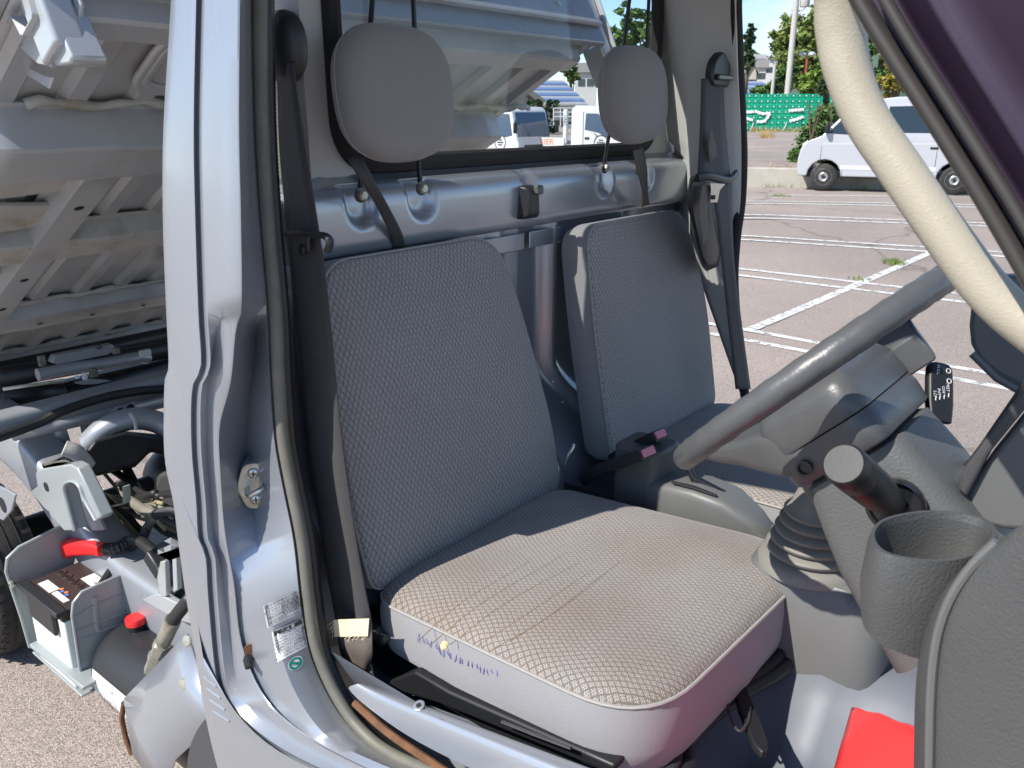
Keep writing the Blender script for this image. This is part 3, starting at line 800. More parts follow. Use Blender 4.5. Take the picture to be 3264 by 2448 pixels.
# headrests
def headrest(c, rods, mat='cloth_head', lbl=None):
    m = MB(); m.ball(c, (.043, .112, .099), 2.75, 40, 24, Matrix.Rotation(R(-6), 3, 'Y'))
    h = m.build('headrest', mat, truck, smooth=180)
    if lbl: h['label'] = lbl
    s = MB().tube([V(c) + Matrix.Rotation(R(-6), 3, 'Y') @ V((-.004, math.copysign(abs(math.cos(t)) ** (2 / 2.75), math.cos(t)) * .1128, math.copysign(abs(math.sin(t)) ** (2 / 2.75), math.sin(t)) * .0998)) for t in [2 * math.pi * k / 64 for k in range(64)]], .0012, 5, closed=True).build('seam', 'piping', h)
    for r in rods:
        MB().tube(cr(r, 6), .0042, 8).build('support_rod', 'black_gloss', h)
    return h
headrest((-.985, .934, 1.549), [[PX(1148, 628, -1.038), PX(1150, 560, -1.045), PX(1165, 300, -1.04), PX(1190, -40, -1.05)], [PX(1340, 606, -1.038), PX(1337, 545, -1.045), PX(1330, 300, -1.045), PX(1316, -40, -1.05)]], lbl='large rounded grey headrest of the driver seat')
headrest((-.985, 1.632, 1.558), [[PX(1924, 540, -1.036), PX(1930, 490, -1.045), PX(1965, 300, -1.045), PX(2012, -40, -1.05)], [PX(2042, 555, -1.036), PX(2042, 470, -1.045), PX(2055, 300, -1.045), PX(2070, -40, -1.05)]], lbl='rounded grey headrest of the passenger seat')
for px_, py_ in ((1148, 622), (1341, 600), (1926, 535)):
    c = PX(px_, py_, -1.040)
    b = MB().lathe([(.012, 0), (.012, .003), (.008, .0035)], c, (1, 0, 0), 18).build('washer', 'steel_dark', truck)
    MB().lathe([(.0085, .003), (.0085, .010), (.0065, .012), (.001, .012)], c, (1, 0, 0), 6).build('bolt_head', 'zinc', b)

def ribbon(L, Rr, name, mat, parent=truck, th=.0018):
    L, Rr = resample(cr(L, 6), 40), resample(cr(Rr, 6), 40)
    rows = [[a.lerp(b, k / 4) for k in range(5)] for a, b in zip(L, Rr)]
    return MB().grid(rows).build(name, mat, parent, smooth=180, solid=th)
# headrest straps
ribbon([PX(1108, 505, -1.0), PX(1140, 560, -.99), PX(1190, 640, -1.005), PX(1240, 740, -1.03), PX(1250, 790, -1.05)], [PX(1150, 495, -1.0), PX(1190, 570, -.99), PX(1240, 660, -1.005), PX(1280, 740, -1.03), PX(1292, 785, -1.05)], 'headrest_strap', 'webbing')
ribbon([PX(2018, 480, -.99), PX(2030, 540, -.985), PX(2046, 610, -1.0), PX(2046, 660, -1.01)], [PX(2050, 470, -.99), PX(2062, 540, -.985), PX(2064, 610, -1.0), PX(2070, 650, -1.01)], 'headrest_strap', 'webbing_tan')

# ------------------------------------------------------------------ seat belts
lb = [(884, 205), (892, 480), (915, 720), (940, 1000), (980, 1400), (1030, 1750), (1072, 1985)]
rb = [(934, 200), (975, 480), (1014, 720), (1045, 950), (1090, 1400), (1140, 1750), (1186, 1990)]
belt = ribbon([PY(x, y, .735) for x, y in lb], [PY(x, y, .712) for x, y in rb], 'seat_belt', 'webbing')
ac = PY(905, 150, .735)
MB().ball(ac, (.040, .020, .046), 2.4, 24, 16).build('belt_anchor_cover', 'black_plastic', belt)
MB().tube(cr([PY(918, 745, .712), PY(990, 748, .700), PY(1036, 752, .698), PY(1052, 772, .698), PY(1046, 800, .70)], 5), [(.006, .0045)] * 21, 10).build('belt_latch_plate', 'black_plastic', belt, bevel=0)
MB().box(PY(975, 765, .714), (.05, .008, .028), Matrix.Rotation(R(-28), 3, 'Z')).build('latch_plate_bar', 'black_plastic', belt, bevel=.004)
MB().ball(PY(965, 795, .712), (.008, .006, .008), nu=12, nv=8).build('stop_button', 'knob_black', belt)
lo = ribbon([PY(1066, 1975, .71), PY(1078, 2040, .70), PY(1090, 2090, .705), PY(1130, 2150, .715)], [PY(1184, 1985, .70), PY(1186, 2050, .695), PY(1184, 2100, .70), PY(1160, 2160, .715)], 'belt_lower_loop', 'webbing_tan')
lab = MB().prism([PY(x, y, .692) for x, y in ((1062, 1976), (1176, 1972), (1172, 2028), (1066, 2030))], (0, .001, 0)).build('sewn_belt_label', 'label_cream', lo, smooth=0)
for i in range(12):
    x = 1066 + i * 9 + rnd.uniform(-3, 3)
    a = PY(x if i > 4 else 1062, 2026 if i > 4 else 1980 + i * 10, .692); 
    MB().tube([a, a + V((rnd.uniform(-.008, .002), -.004, rnd.uniform(-.012, -.003)))], .0004, 4).build('frayed_thread', 'label_cream', lab)
MB().prism([PY(x, y, .712) for x, y in ((1118, 2150), (1180, 2120), (1192, 2172), (1150, 2180))], (0, .003, 0)).build('belt_end_bracket', 'zinc', lo)
for (x, y, r_) in ((1205, 2010, .013), (1232, 2030, .009)):
    MB().lathe([(r_, 0), (r_, .012), (r_ * .7, .014), (.001, .014)], PY(x, y, .745), (0, -1, 0), 6).build('seat_hinge_bolt', 'steel_dark', truck)
MB().box(PY(1240, 2060, .79), (.16, .02, .10), Matrix.Rotation(R(14), 3, 'Y')).build('seat_hinge_plate', 'black_sheet', truck, bevel=.006)

fb2 = PX(2275, 230, -.915)
belt2 = ribbon([PX(2236, 250, -.905), PX(2232, 400, -.89), PX(2224, 560, -.87)], [PX(2304, 250, -.90), PX(2312, 400, -.885), PX(2328, 570, -.86)], 'seat_belt', 'webbing')
MB().prism([fb2 + V((.0, a * .9, b)) for a, b in rpoly([(-.052, -.030), (.052, -.034), (.050, .016), (.0, .048), (-.050, .020)], .022, 6)], (.022, 0, 0)).build('belt_anchor_cover', 'black_plastic', belt2, bevel=.006, seg=3)
MB().box(fb2 + V((.026, 0, -.012)), (.012, .075, .012)).build('belt_slot', 'black_gloss', belt2, bevel=.003)
ribbon([PX(2262, 420, -.872), PX(2258, 470, -.868), PX(2262, 520, -.866)], [PX(2268, 410, -.872), PX(2280, 460, -.868), PX(2284, 495, -.866)], 'belt_painted_sun_slit', 'webbing_tan', belt2)  # pale ribbon painting a sunlit slit onto the far belt
ribbon([PX(2236, 590, -.85), PX(2226, 680, -.84), PX(2240, 780, -.83)], [PX(2264, 590, -.85), PX(2254, 690, -.84), PX(2256, 760, -.83)], 'belt_return_strap', 'webbing_tan', belt2)  # lighter webbing, sunlight on this strand painted into the colour
ribbon([PX(2264, 590, -.855), PX(2285, 700, -.84), PX(2305, 880, -.82), PX(2345, 1240, -.79)], [PX(2332, 580, -.85), PX(2334, 700, -.835), PX(2345, 880, -.81), PX(2392, 1240, -.78)], 'belt_lower_run', 'webbing', belt2)
MB().tube(cr([PX(2222, 566, -.86), PX(2262, 562, -.85), PX(2320, 575, -.85), PX(2346, 552, -.86)], 5), [(.007, .009)] * 16, 8).build('belt_latch_plate', 'black_plastic', belt2)
tg = MB().prism([PX(x, y, -.842) for x, y in ((2262, 584), (2310, 586), (2292, 606), (2284, 645), (2262, 645), (2264, 606))], (.002, 0, 0)).build('buckle_tongue', 'steel', belt2)
MB().prism([PX(x, y, -.839) for x, y in ((2270, 622), (2280, 622), (2278, 636), (2268, 636))], (.001, 0, 0)).build('tongue_slot', 'shadow_void', tg)
MB().loft([[PX(x, y, -.90) for x, y in ((2200, 560), (2250, 556), (2300, 800), (2290, 850), (2250, 868), (2236, 840), (2186, 640))], [PX(x, y, -.86) for x, y in ((2206, 575), (2246, 572), (2284, 800), (2276, 838), (2254, 850), (2240, 826), (2196, 640))]]).build('belt_retractor_cover', 'black_plastic', truck, bevel=.006, seg=3)

# ------------------------------------------------------------------ steering wheel and column
WC = V((-.332, 1.0, 1.216)); wu = V((.7071, 0, .7071)); wnn = V((-.7071, 0, .7071)); wy = V((0, 1, 0))
def WP(s, y, n): return WC + wu * s + wy * y + wnn * n
rim_pts = [WP(-.187 * math.cos(t), .187 * math.sin(t), 0) for t in [2 * math.pi * k / 96 for k in range(96)]]
# finger bumps on the underside of the grip
rim_r = [(.0155 + .0007 * math.cos(k * 2.1), .0158 + .0009 * math.sin(k * 2.1)) for k in range(96)]
wheel = MB().tube(rim_pts, rim_r, 16, closed=True).build('steering_wheel', 'wheel_vinyl', truck, smooth=180)
wheel['label'] = 'dark grey steering wheel seen almost edge on'
def wsec(s, y0, y1, n0, n1): return [WP(s, a, b) for a, b in rpoly([(y0, n0), (y1, n0), (y1, n1), (y0, n1)], .018, 4)]
MB().loft([wsec(-.19, -.03, .03, -.012, .006), wsec(-.165, -.04, .04, -.030, -.004), wsec(-.13, -.055, .055, -.052, -.014), wsec(-.09, -.075, .075, -.080, -.024), wsec(-.06, -.088, .088, -.098, -.03), wsec(-.03, -.088, .088, -.100, -.035)]).build('wheel_spoke', 'wheel_vinyl', wheel, smooth=60)
for s in (1,):
    MB().loft([[WP(a, s * .182, b) for a, b in ((.03, -.008), (.075, -.008), (.075, .006), (.03, .006))], [WP(a, s * .145, b) for a, b in ((.02, -.038), (.085, -.038), (.085, -.016), (.02, -.016))], [WP(a, s * .09, b) for a, b in ((.0, -.075), (.10, -.075), (.10, -.03), (.0, -.03))]]).build('wheel_spoke', 'wheel_vinyl', wheel, bevel=.005)
def hub(s0, s1, hy, n0, n1, rr, ks=(.985, 1, 1, .90)):
    m = MB(); rings = []
    for nn, k in ((n0, ks[0]), (n0 + (n1 - n0) * .06, ks[1]), (n0 + (n1 - n0) * .7, ks[2]), (n1, ks[3])):
        cs = (s0 + s1) / 2
        rings.append([WP(cs + (p[0] - cs) * k, p[1] * k, nn) for p in rpoly([(s0, -hy * .82), (s1, -hy), (s1, hy), (s0, hy * .82)], rr, 6)])
    return m.loft(rings)
MB().add(*(lambda m: (m.v, m.f))(hub(-.075, .066, .105, -.066, -.016, .035))).build('horn_pad', 'wheel_vinyl', wheel, smooth=60)
MB().add(*(lambda m: (m.v, m.f))(hub(-.078, .067, .107, -.107, -.0675, .035, (.93, .97, 1, .985)))).build('hub_shell', 'wheel_vinyl', wheel, smooth=60)
sc_ = WP(-.035, -.098, -.088)
MB().lathe([(.0095, -.002), (.0095, .0015), (.007, .0015), (.006, -.003), (.0001, -.003)], sc_, (.0, -1, .0), 20).build('screw_recess', 'black_plastic', wheel)

# column shroud
def csec(n, s0, s1, hy, r=.03, dy=0): return [WP(a, b + dy, n) for a, b in rpoly([(s0, -hy), (s1, -hy * .8), (s1, hy * .8), (s0, hy)], r, 6)]
col = MB().loft([csec(-.108, -.055, .058, .080), csec(-.114, -.062, .067, .090), csec(-.16, -.076, .069, .094), csec(-.21, -.090, .069, .096), csec(-.27, -.10, .067, .096), csec(-.34, -.11, .062, .095)]).build('column_shroud', 'dash', truck, smooth=50)
col['label'] = 'textured grey steering column shroud'
bc_ = WP(.024, -.088, -.172)
MB().lathe([(.031, .004), (.031, .011), (.027, .012), (.026, .005), (.001, .003)], bc_, (.1, -1, .1), 28).build('stalk_ring', 'black_gloss', col)
k_end, k_base = PY(2688, 1478, .765), bc_ + V((0, -.008, 0))
ax = (k_end - k_base)
sl = ax.length; axn = ax.normalized()
stalk = MB().lathe([(.013, 0), (.016, sl * .12), (.019, sl * .3), (.021, sl * .42), (.0215, sl * .74), (.0208, sl * .75), (.0218, sl * .76), (.0212, sl * .975), (.0185, sl), (.001, sl)], k_base, axn, 28).build('column_stalk', 'knob_black', truck, smooth=50)
stalk['label'] = 'short thick black stalk with a flat round end'
sd = axn.cross(V((0, 0, 1))).normalized(); dn = sd.cross(axn).normalized()
fc = k_base + axn * sl * .87 + (V((0, 0, -1)) * .7 + V((.35, -.6, 0))).normalized() * .0165
MB().ball(fc, (.009, .006, .006), nu=14, nv=10, rot=axn.to_track_quat('X', 'Z').to_matrix()).build('stalk_button', 'black_plastic', stalk)
# wiper stalk on the far side, with its printed legend
wb, wt = PY(2992, 1345, 1.085), PY(2992, 1158, 1.125)
wax = (wt - wb); wl_ = wax.length; wax.normalize()
wr = V((.63, .77, 0)).normalized(); wr = (wr - wax * wr.dot(wax)).normalized(); wf = wax.cross(wr)
if wf.y > 0: wf = -wf
ws = MB().loft([[wb + wax * (wl_ * t) + wr * a * k + wf * b * k2 for a, b in rpoly([(-.0185, -.004), (.0185, -.004), (.0165, .007), (-.0165, .007)], .004, 3)] for t, k, k2 in ((0, .85, 1), (.3, 1, 1), (.7, 1, 1), (.9, .93, .95), (.975, .72, .8), (1.0, .4, .5))]).build('wiper_stalk', 'knob_black', truck, smooth=50)
for t, a, b in (('PULL', -.006, .85), ('MIST', .007, .58), ('OFF', .001, .52), ('INT', -.005, .47), ('LO', -.0105, .43)):
    lettering(t, .0058, wb + wax * (wl_ * b) + wr * a + wf * .0076, -wax, wr, 'white_print', ws)
for a, b in ((.008, .44), (.002, .40), (-.004, .37), (-.0095, .345)):
    MB().box(wb + wax * (wl_ * b) + wr * a + wf * .0076, (.0012, .0012, .006)).build('print_tick', 'white_print', ws)
for a, b in ((.008, .86), (.009, .69)):
    MB().tube([wb + wax * (wl_ * b) + wf * .0076 + wr * a + (wr * math.cos(q) + wax * math.sin(q)) * .003 for q in [k * math.pi / 5 for k in range(10)]], .0005, 4, closed=True).build('print_symbol', 'white_print', ws)

# ------------------------------------------------------------------ dash, cup holder, end panel
top_px = [(2772, 1690), (2810, 1655), (2890, 1634), (2980, 1626), (3070, 1634), (3150, 1655), (3185, 1700), (3150, 1750), (3080, 1785), (2990, 1796), (2890, 1788), (2810, 1768), (2772, 1730)]
mid_px = [(2745, 1850), (2760, 1800), (2850, 1760), (2990, 1740), (3120, 1760), (3220, 1800), (3260, 1850), (3240, 1900), (3160, 1940), (3060, 1960), (2930, 1950), (2810, 1925), (2750, 1890)]
bot_px = [(2760, 1950), (2770, 1900), (2850, 1880), (2990, 1870), (3120, 1900), (3220, 1940), (3260, 2000), (3240, 2050), (3160, 2100), (3060, 2130), (2960, 2110), (2870, 2030), (2800, 1985)]
zc = 1.145
rt_ = [PZ(x, y, zc) for x, y in top_px]; cen = sum(rt_, V()) / len(rt_)
rt_ = resample(cr(rt_, 4, True) + [cr(rt_, 4, True)[0]], 49)[:-1]
rm_ = [cen + (p - cen) * 1.03 - V((0, 0, .048)) for p in rt_]
rb_ = [cen + (p - cen) * .93 - V((0, 0, .096 + .30 * (p.x - cen.x))) for p in rt_]
inn = [cen + (p - cen) * .87 for p in rt_]
cup = MB()
cup.loft([rb_, rm_, [p - V((0, 0, .008)) for p in rt_], [cen + (p - cen) * .965 + V((0, 0, .001)) for p in rt_], [cen + (p - cen) * .90 + V((0, 0, .001)) for p in rt_], [p - V((0, 0, .006)) for p in inn]], True, False)
cu = cup.build('cup_holder', 'dash_shaded', truck, smooth=50)
wl_in = MB().loft([[p - V((0, 0, .006)) for p in inn], [cen + (p - cen) * .95 - V((0, 0, .03)) for p in inn], [cen + (p - cen) * .90 - V((0, 0, .055)) for p in inn]], True, False); wl_in.add([cen + (p - cen) * .90 - V((0, 0, .055)) for p in inn], [tuple(range(48))])
wl_in.build('cup_well', 'dash_shaded', cu, smooth=50)
cu['label'] = 'grey moulded dash cup holder with an oval opening'
sm = [PZ(x, y, z) for x, y, z in ((2955, 1799, 1.146), (2955, 1830, 1.138), (2955, 1900, 1.115), (2952, 2000, 1.075))]

# end panel of the dash beside the door opening
def lerp_px(a, b, t): return (a[0] + (b[0] - a[0]) * t, a[1] + (b[1] - a[1]) * t)
lft = [(3150, 1745), (3060, 1815), (2985, 1910), (2942, 2010), (2922, 2110), (2912, 2230), (2908, 2380), (2905, 2560)]
rgt = [(3420, 1560), (3420, 1650), (3420, 1760), (3420, 1880), (3420, 2000), (3420, 2150), (3420, 2330), (3420, 2560)]
L_, R_ = resample(cr([(a, b, 0) for a, b in lft], 5), 26), resample(cr([(a, b, 0) for a, b in rgt], 5), 26)
rows = []
for a, b in zip(L_, R_):
    row = [PY(a.x + 6, a.y, .80)]
    row.append(PY(a.x, a.y, .70))
    for k in range(1, 10):
        t = k / 9
        q = lerp_px((a.x, a.y), (b.x, b.y), t)
        row.append(PY(q[0], q[1], .69 - .028 * (1 - (1 - t) ** 3)))
    rows.append(row)
ep = MB().grid(rows).build('dash_end_panel', 'dash_shaded', truck, smooth=180, sub=1)
ep['label'] = 'grain-textured lower dash panel beside the door opening, shade painted in'
MB().tube([r_[2] + V((0, -.002, 0)) for r_ in rows], .004, 8).build('panel_bead', 'dash_smooth', ep)

# instrument panel face and its dark edge strip
def poly(pxs, Y, th, name, mat, bevel=.003, parent=truck, dY=None):
    pts = [PY(x, y, Y if dY is None else Y + dY[i]) for i, (x, y) in enumerate(pxs)]
    return MB().prism(pts, (0, th, 0)).build(name, mat, parent, bevel=bevel, seg=3, smooth=40)
poly([(3075, 1605), (3082, 1560), (3150, 1460), (3300, 1275), (3400, 1250), (3400, 1700), (3200, 1690), (3110, 1668), (3080, 1640)], .97, .05, 'instrument_panel', 'dash_smooth', .008)
poly([(3050, 1560), (3066, 1500), (3170, 1360), (3320, 1170), (3400, 1170), (3400, 1220), (3300, 1265), (3150, 1450), (3078, 1588)], .955, .03, 'instrument_hood_edge', 'trim_dark', .004)
poly([(3060, 1500), (3120, 1420), (3250, 1230), (3300, 1150), (3320, 1170), (3230, 1290), (3100, 1470)], 1.02, .02, 'instrument_hood', 'black_plastic', .003)
# left door mirror beyond the cab
mpx = [(3094, 960), (3086, 1040), (3092, 1100), (3118, 1150), (3180, 1200), (3260, 1240), (3420, 1260), (3420, 880), (3110, 880)]
poly(mpx, 1.98, .05, 'door_mirror', 'dash_smooth', .012)
MB().tube([PY(3100, 1126, 1.985), PY(3180, 1205, 1.985), PY(3262, 1250, 1.985), PY(3400, 1275, 1.985)], .010, 8).build('mirror_lip', 'dash_smooth', truck)

# ------------------------------------------------------------------ grab handle and front pillar
hp = cr([PY(x, y, Y - .092) for x, y, Y in ((2650, -160, .75), (2676, -30, .765), (2680, 90, .77), (2700, 220, .77), (2760, 375, .77), (2866, 535, .77), (2994, 720, .77), (3114, 885, .77), (3208, 985, .77), (3322, 1075, .77))], 8)
hr = [.0160 + .0025 * math.exp(-((i - 12) / 12) ** 2) for i in range(len(hp))]
gh = MB().tube(hp, hr, 20).build('grab_handle', 'cream_vinyl', truck, smooth=180)
gh['label'] = 'curved cream vinyl grab handle with fine wrinkles'
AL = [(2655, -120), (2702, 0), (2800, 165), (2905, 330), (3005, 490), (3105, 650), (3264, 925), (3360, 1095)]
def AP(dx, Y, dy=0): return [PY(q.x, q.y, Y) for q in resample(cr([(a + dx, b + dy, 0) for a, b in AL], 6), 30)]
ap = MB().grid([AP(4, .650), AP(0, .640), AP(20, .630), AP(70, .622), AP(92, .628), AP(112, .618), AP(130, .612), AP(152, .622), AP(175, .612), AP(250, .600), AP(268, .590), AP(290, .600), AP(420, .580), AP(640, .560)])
ap = ap.build('windscreen_pillar', 'pillar_flare_violet', truck, smooth=180)
ap['label'] = 'blurred windscreen pillar close to the lens, violet flare painted in'
MB().tube(AP(44, .624), [(.012, .006)] * 30, 10).build('pillar_seal', 'pillar_seal', ap, smooth=180)
MB().tube(AP(122, .606), [(.006, .004)] * 30, 10).build('pillar_bead', 'pillar_seal', ap, smooth=180)

# ------------------------------------------------------------------ gear lever boot, console, hand brake, buckles
bx_ = V((-.345, 1.20, 0))
prof = [(.086, .846), (.084, .858), (.075, .866)]
r0, z0 = .075, .866
for i in range(5):
    z = z0 + i * .0155; r_ = r0 - i * .0052
    prof += [(r_ - .006, z + .001), (r_ - .009, z + .003), (r_ - .001, z + .006), (r_ + .0005, z + .011), (r_ - .003, z + .0145)]
prof += [(.044, .950), (.036, .972), (.022, .982), (.001, .983)]
bt = MB()
rings = [[V((-.365 + .035 * (z - .84) + math.cos(t) * r_ * .95, 1.20 + math.sin(t) * r_ * 1.0, z)) for t in [k * math.pi / 20 for k in range(40)]] for r_, z in prof]
bt.loft(rings, True, True)
bo = bt.build('gear_lever_boot', 'boot_rubber', truck, smooth=60)
bo['label'] = 'ribbed grey rubber gear lever boot'
MB().tube(cr([PY(2556, 1490, 1.12), PY(2620, 1600, 1.13), PY(2700, 1700, 1.14), PY(2760, 1760, 1.15)], 5), [(.010, .014)] * 16, 8).build('gear_lever', 'dash_smooth', truck)
cons = MB().loft([[V((x, y, z)) for x, y in rpoly([(-.455, 1.125), (-.235, 1.125), (-.22, 1.36), (-.46, 1.36)], .05, 5)] for z in (.60, .83)] + [[V((x, y, .852)) for x, y in rpoly([(-.445, 1.14), (-.25, 1.14), (-.235, 1.35), (-.45, 1.35)], .05, 5)]])
cons.build('gear_console', 'dash_smooth', truck, smooth=50)
pb = [[V((x, 1.335 + a, b)) for a, b in rpoly([(-h, .76), (h, .76), (h, zt), (-h, zt)], min(h, .02) * .9, 4)] for x, h, zt in ((-.74, .028, .842), (-.70, .044, .852), (-.62, .050, .862), (-.56, .046, .856), (-.51, .034, .832), (-.475, .018, .808))]
brk = MB().loft(pb).build('brake_console', 'dash_smooth', truck, smooth=60)
brk['label'] = 'grey hand brake housing between the seats'
MB().tube([V((-.665, 1.300, .862)), V((-.62, 1.297, .8655)), V((-.575, 1.300, .861))], [(.004, .0025), (.006, .003), (.003, .0025)], 8).build('brake_slot', 'shadow_void', brk)
MB().tube([V((-.575, 1.335, .85)), PY(2212, 1525, 1.335), PY(2190, 1470, 1.335), PY(2170, 1420, 1.335)], [.0085, .0085, .010, .012], 10).build('brake_lever', 'black_gloss', brk)
MB().loft([[V((x, y, z)) for x, y in rpoly([(-.80, 1.30), (-.70, 1.30), (-.70, 1.40), (-.80, 1.40)], .02, 4)] for z in (.66, .885, .905)]).build('console_block', 'dash', truck, bevel=.006)
def buckle(a, b, hw, nm_lbl):
    d = (b - a); L = d.length; d.normalize(); s_ = d.cross(V((0, 0, 1))).normalized(); u_ = s_.cross(d)
    bk = MB().loft([[a + d * (L * t) + s_ * x * k + u_ * y * k for x, y in rpoly([(-hw, -.011), (hw, -.011), (hw, .011), (-hw, .011)], .004, 3)] for t, k in ((0, .7), (.12, .95), (.6, 1), (1, 1.02))]).build('belt_buckle', 'black_plastic', truck, smooth=50)
    MB().loft([[a + d * (L * t) + s_ * x * k + u_ * (y * k + .001) for x, y in rpoly([(-hw * .8, -.008), (hw * .8, -.008), (hw * .8, .008), (-hw * .8, .008)], .002, 2)] for t, k in ((.9, 1), (1.04, .95))]).build('buckle_button', 'pink_button', bk, bevel=.001)
    MB().tube([a - d * .06 - V((0, 0, .01)), a + d * .01], [(.004, .014)] * 2, 8).build('buckle_stem', 'black_sheet', bk)
buckle(PY(1915, 1495, 1.285), PY(2065, 1442, 1.268), .021, '')
buckle(PY(2010, 1428, 1.36), PY(2105, 1385, 1.35), .019, '')
MB().tube(cr([PX(1805, 1480, -.93), PX(1812, 1450, -.93), PX(1826, 1425, -.93), PX(1830, 1415, -.93)], 4), .004, 8).build('seat_release_hook', 'steel', truck)

# ------------------------------------------------------------------ floor, seat base, latch
rows = []
for i in range(46):
    x = -1.0 + i * (1.25 / 45)
    row = []
    for j in range(40):
        y = .675 + j * (1.36 / 39)
        z = .565 + .135 * sstep(1.02, 1.16, y)
        z += .055 * (1 - sstep(-.52, -.34, x)) * (1 - sstep(1.25, 1.35, y))
        z += .045 * math.exp(-((x + .30) / .045) ** 2) * (1 - sstep(1.08, 1.2, y))
        z += .02 * math.exp(-((x + .20) / .05) ** 2)
        z += .16 * sstep(-.03, .2, x)
        z += .11 * (1 - sstep(.675, .72, y))
        row.append(V((x, y, z)))
    rows.append(row)
MB().grid(rows).build('floor_pan', 'paint_floor', truck, smooth=180)
# base frame under the driver cushion
MB().box((-.655, 1.0, .675), (.43, .46, .075)).build('seat_base', 'black_sheet', truck, bevel=.01)
MB().box((-.93, 1.30, .69), (.22, .16, .12)).build('seat_mount_bracket', 'black_sheet', truck, bevel=.01)
rail = [PY(x, y, .735) for x, y in ((1240, 2170), (1320, 2140), (1430, 2205), (1850, 2390), (1960, 2440), (1950, 2470), (1840, 2425), (1400, 2245), (1240, 2195))]
MB().prism(rail, (0, .05, -.004)).build('seat_rail', 'black_sheet', truck, bevel=.004)
MB().tube([PY(1600, 2300, .718), PY(1700, 2340, .718), PY(1820, 2385, .718)], [(.003, .002)] * 3, 8).build('rail_bead', 'steel_dark', truck)
gk = cr([PZ(x, y, z) for x, y, z in ((2520, 1930, .72), (2550, 1990, .715), (2545, 2060, .71), (2480, 2140, .70), (2370, 2205, .695), (2260, 2290, .69), (2190, 2370, .69), (2190, 2450, .69), (2120, 2540, .68))], 8)
MB().tube(gk, .012, 10).build('engine_lid_gasket', 'black_sheet', truck, smooth=180)
MB().tube([p + V((-.012, -.012, .012)) for p in gk], .009, 8).build('engine_lid_lip', 'rubber', truck, smooth=180)
lc = [(2330, 2185), (2365, 2195), (2395, 2260), (2440, 2380), (2444, 2412), (2424, 2420), (2398, 2395), (2350, 2270)]
lt = MB().prism([PZ(x, y, .70) for x, y in lc], (.0, .004, .010)).build('lid_latch', 'black_sheet', truck, bevel=.002)
MB().tube(cr([PZ(x, y, .712) for x, y in ((2318, 2235), (2330, 2290), (2356, 2330), (2384, 2300), (2390, 2255))], 5), .0022, 6).build('latch_wire', 'steel_dark', lt)
MB().tube(cr([PZ(x, y, z) for x, y, z in ((2055, 2418, .70), (2120, 2435, .70), (2150, 2400, .705), (2185, 2345, .71), (2235, 2300, .715))], 6), .0050, 10).build('seat_slide_lever', 'steel', truck)
for x, y, z in ((2556, 1926, .735), (2645, 1945, .735)):
    MB().lathe([(.008, 0), (.008, .006), (.001, .007)], PZ(x, y, z), (0, 0, 1), 6).build('floor_bolt', 'steel_dark', truck)
MB().prism([PZ(x, y, .733) for x, y in ((2520, 1905), (2560, 1900), (2640, 1925), (2700, 1945), (2672, 1975), (2640, 1975), (2560, 1950))], (0, 0, -.006)).build('floor_bracket', 'black_sheet', truck, bevel=.002)
# floor covering and pedal area
fv = MB().grid([[PZ(x, y, z) for x, y, z in r_] for r_ in (
    ((2770, 2120, .70), (2800, 2060, .71), (2880, 2030, .72), (2960, 2000, .73)), ((2770, 2170, .68), (2810, 2110, .70), (2890, 2080, .71), (2970, 2060, .72)),
    ((2780, 2210, .665), (2820, 2170, .675), (2890, 2150, .68), (2980, 2140, .69)), ((2800, 2260, .65), (2850, 2230, .65), (2900, 2220, .655), (2990, 2210, .66)),
    ((2815, 2320, .645), (2860, 2310, .645), (2930, 2310, .645), (3010, 2310, .65)), ((2820, 2420, .642), (2870, 2420, .642), (2940, 2420, .642), (3020, 2420, .645)))])
fv.build('floor_covering', 'floor_vinyl', truck, smooth=180, sub=2, solid=.006)
MB().tube(cr([PZ(2880, 2035, .76), PZ(2892, 2070, .74), PZ(2898, 2110, .72)], 4), [.005, .007, .003] + [.004] * 6, 8).build('wiring_tag', 'red_plastic', truck)
# red plastic sheet, enlarged out of view and tilted for more red bounce
rs = [PZ(2718, 2258, .720), PZ(3010, 2382, .880), V((.02, .78, .930)), V((-.36, .72, .695)), V((-.36, .80, .696)), PZ(2650, 2490, .708)]
rg = []
for i in range(17):
    a_, b_ = rs[0].lerp(rs[1], i / 16), rs[5].lerp(rs[2], i / 16)
    rg.append([a_.lerp(b_, k / 14) + V((0, 0, .010 * math.sin(math.pi * i / 16) * math.sin(1.2 + 2.4 * k / 14) + .0015 * math.sin(i * 1.3 + k))) for k in range(15)])
mr = MB(); mr.grid(rg); mr.add([rs[5], rs[2], rs[3], rs[4]], [(0, 1, 2, 3)])
red = mr.build('red_sheet', 'red_sheet', None, smooth=180, solid=.004)
tag(red, 'bright red plastic sheet tilted up from the silver cab floor, enlarged for bounce', 'plastic sheet')

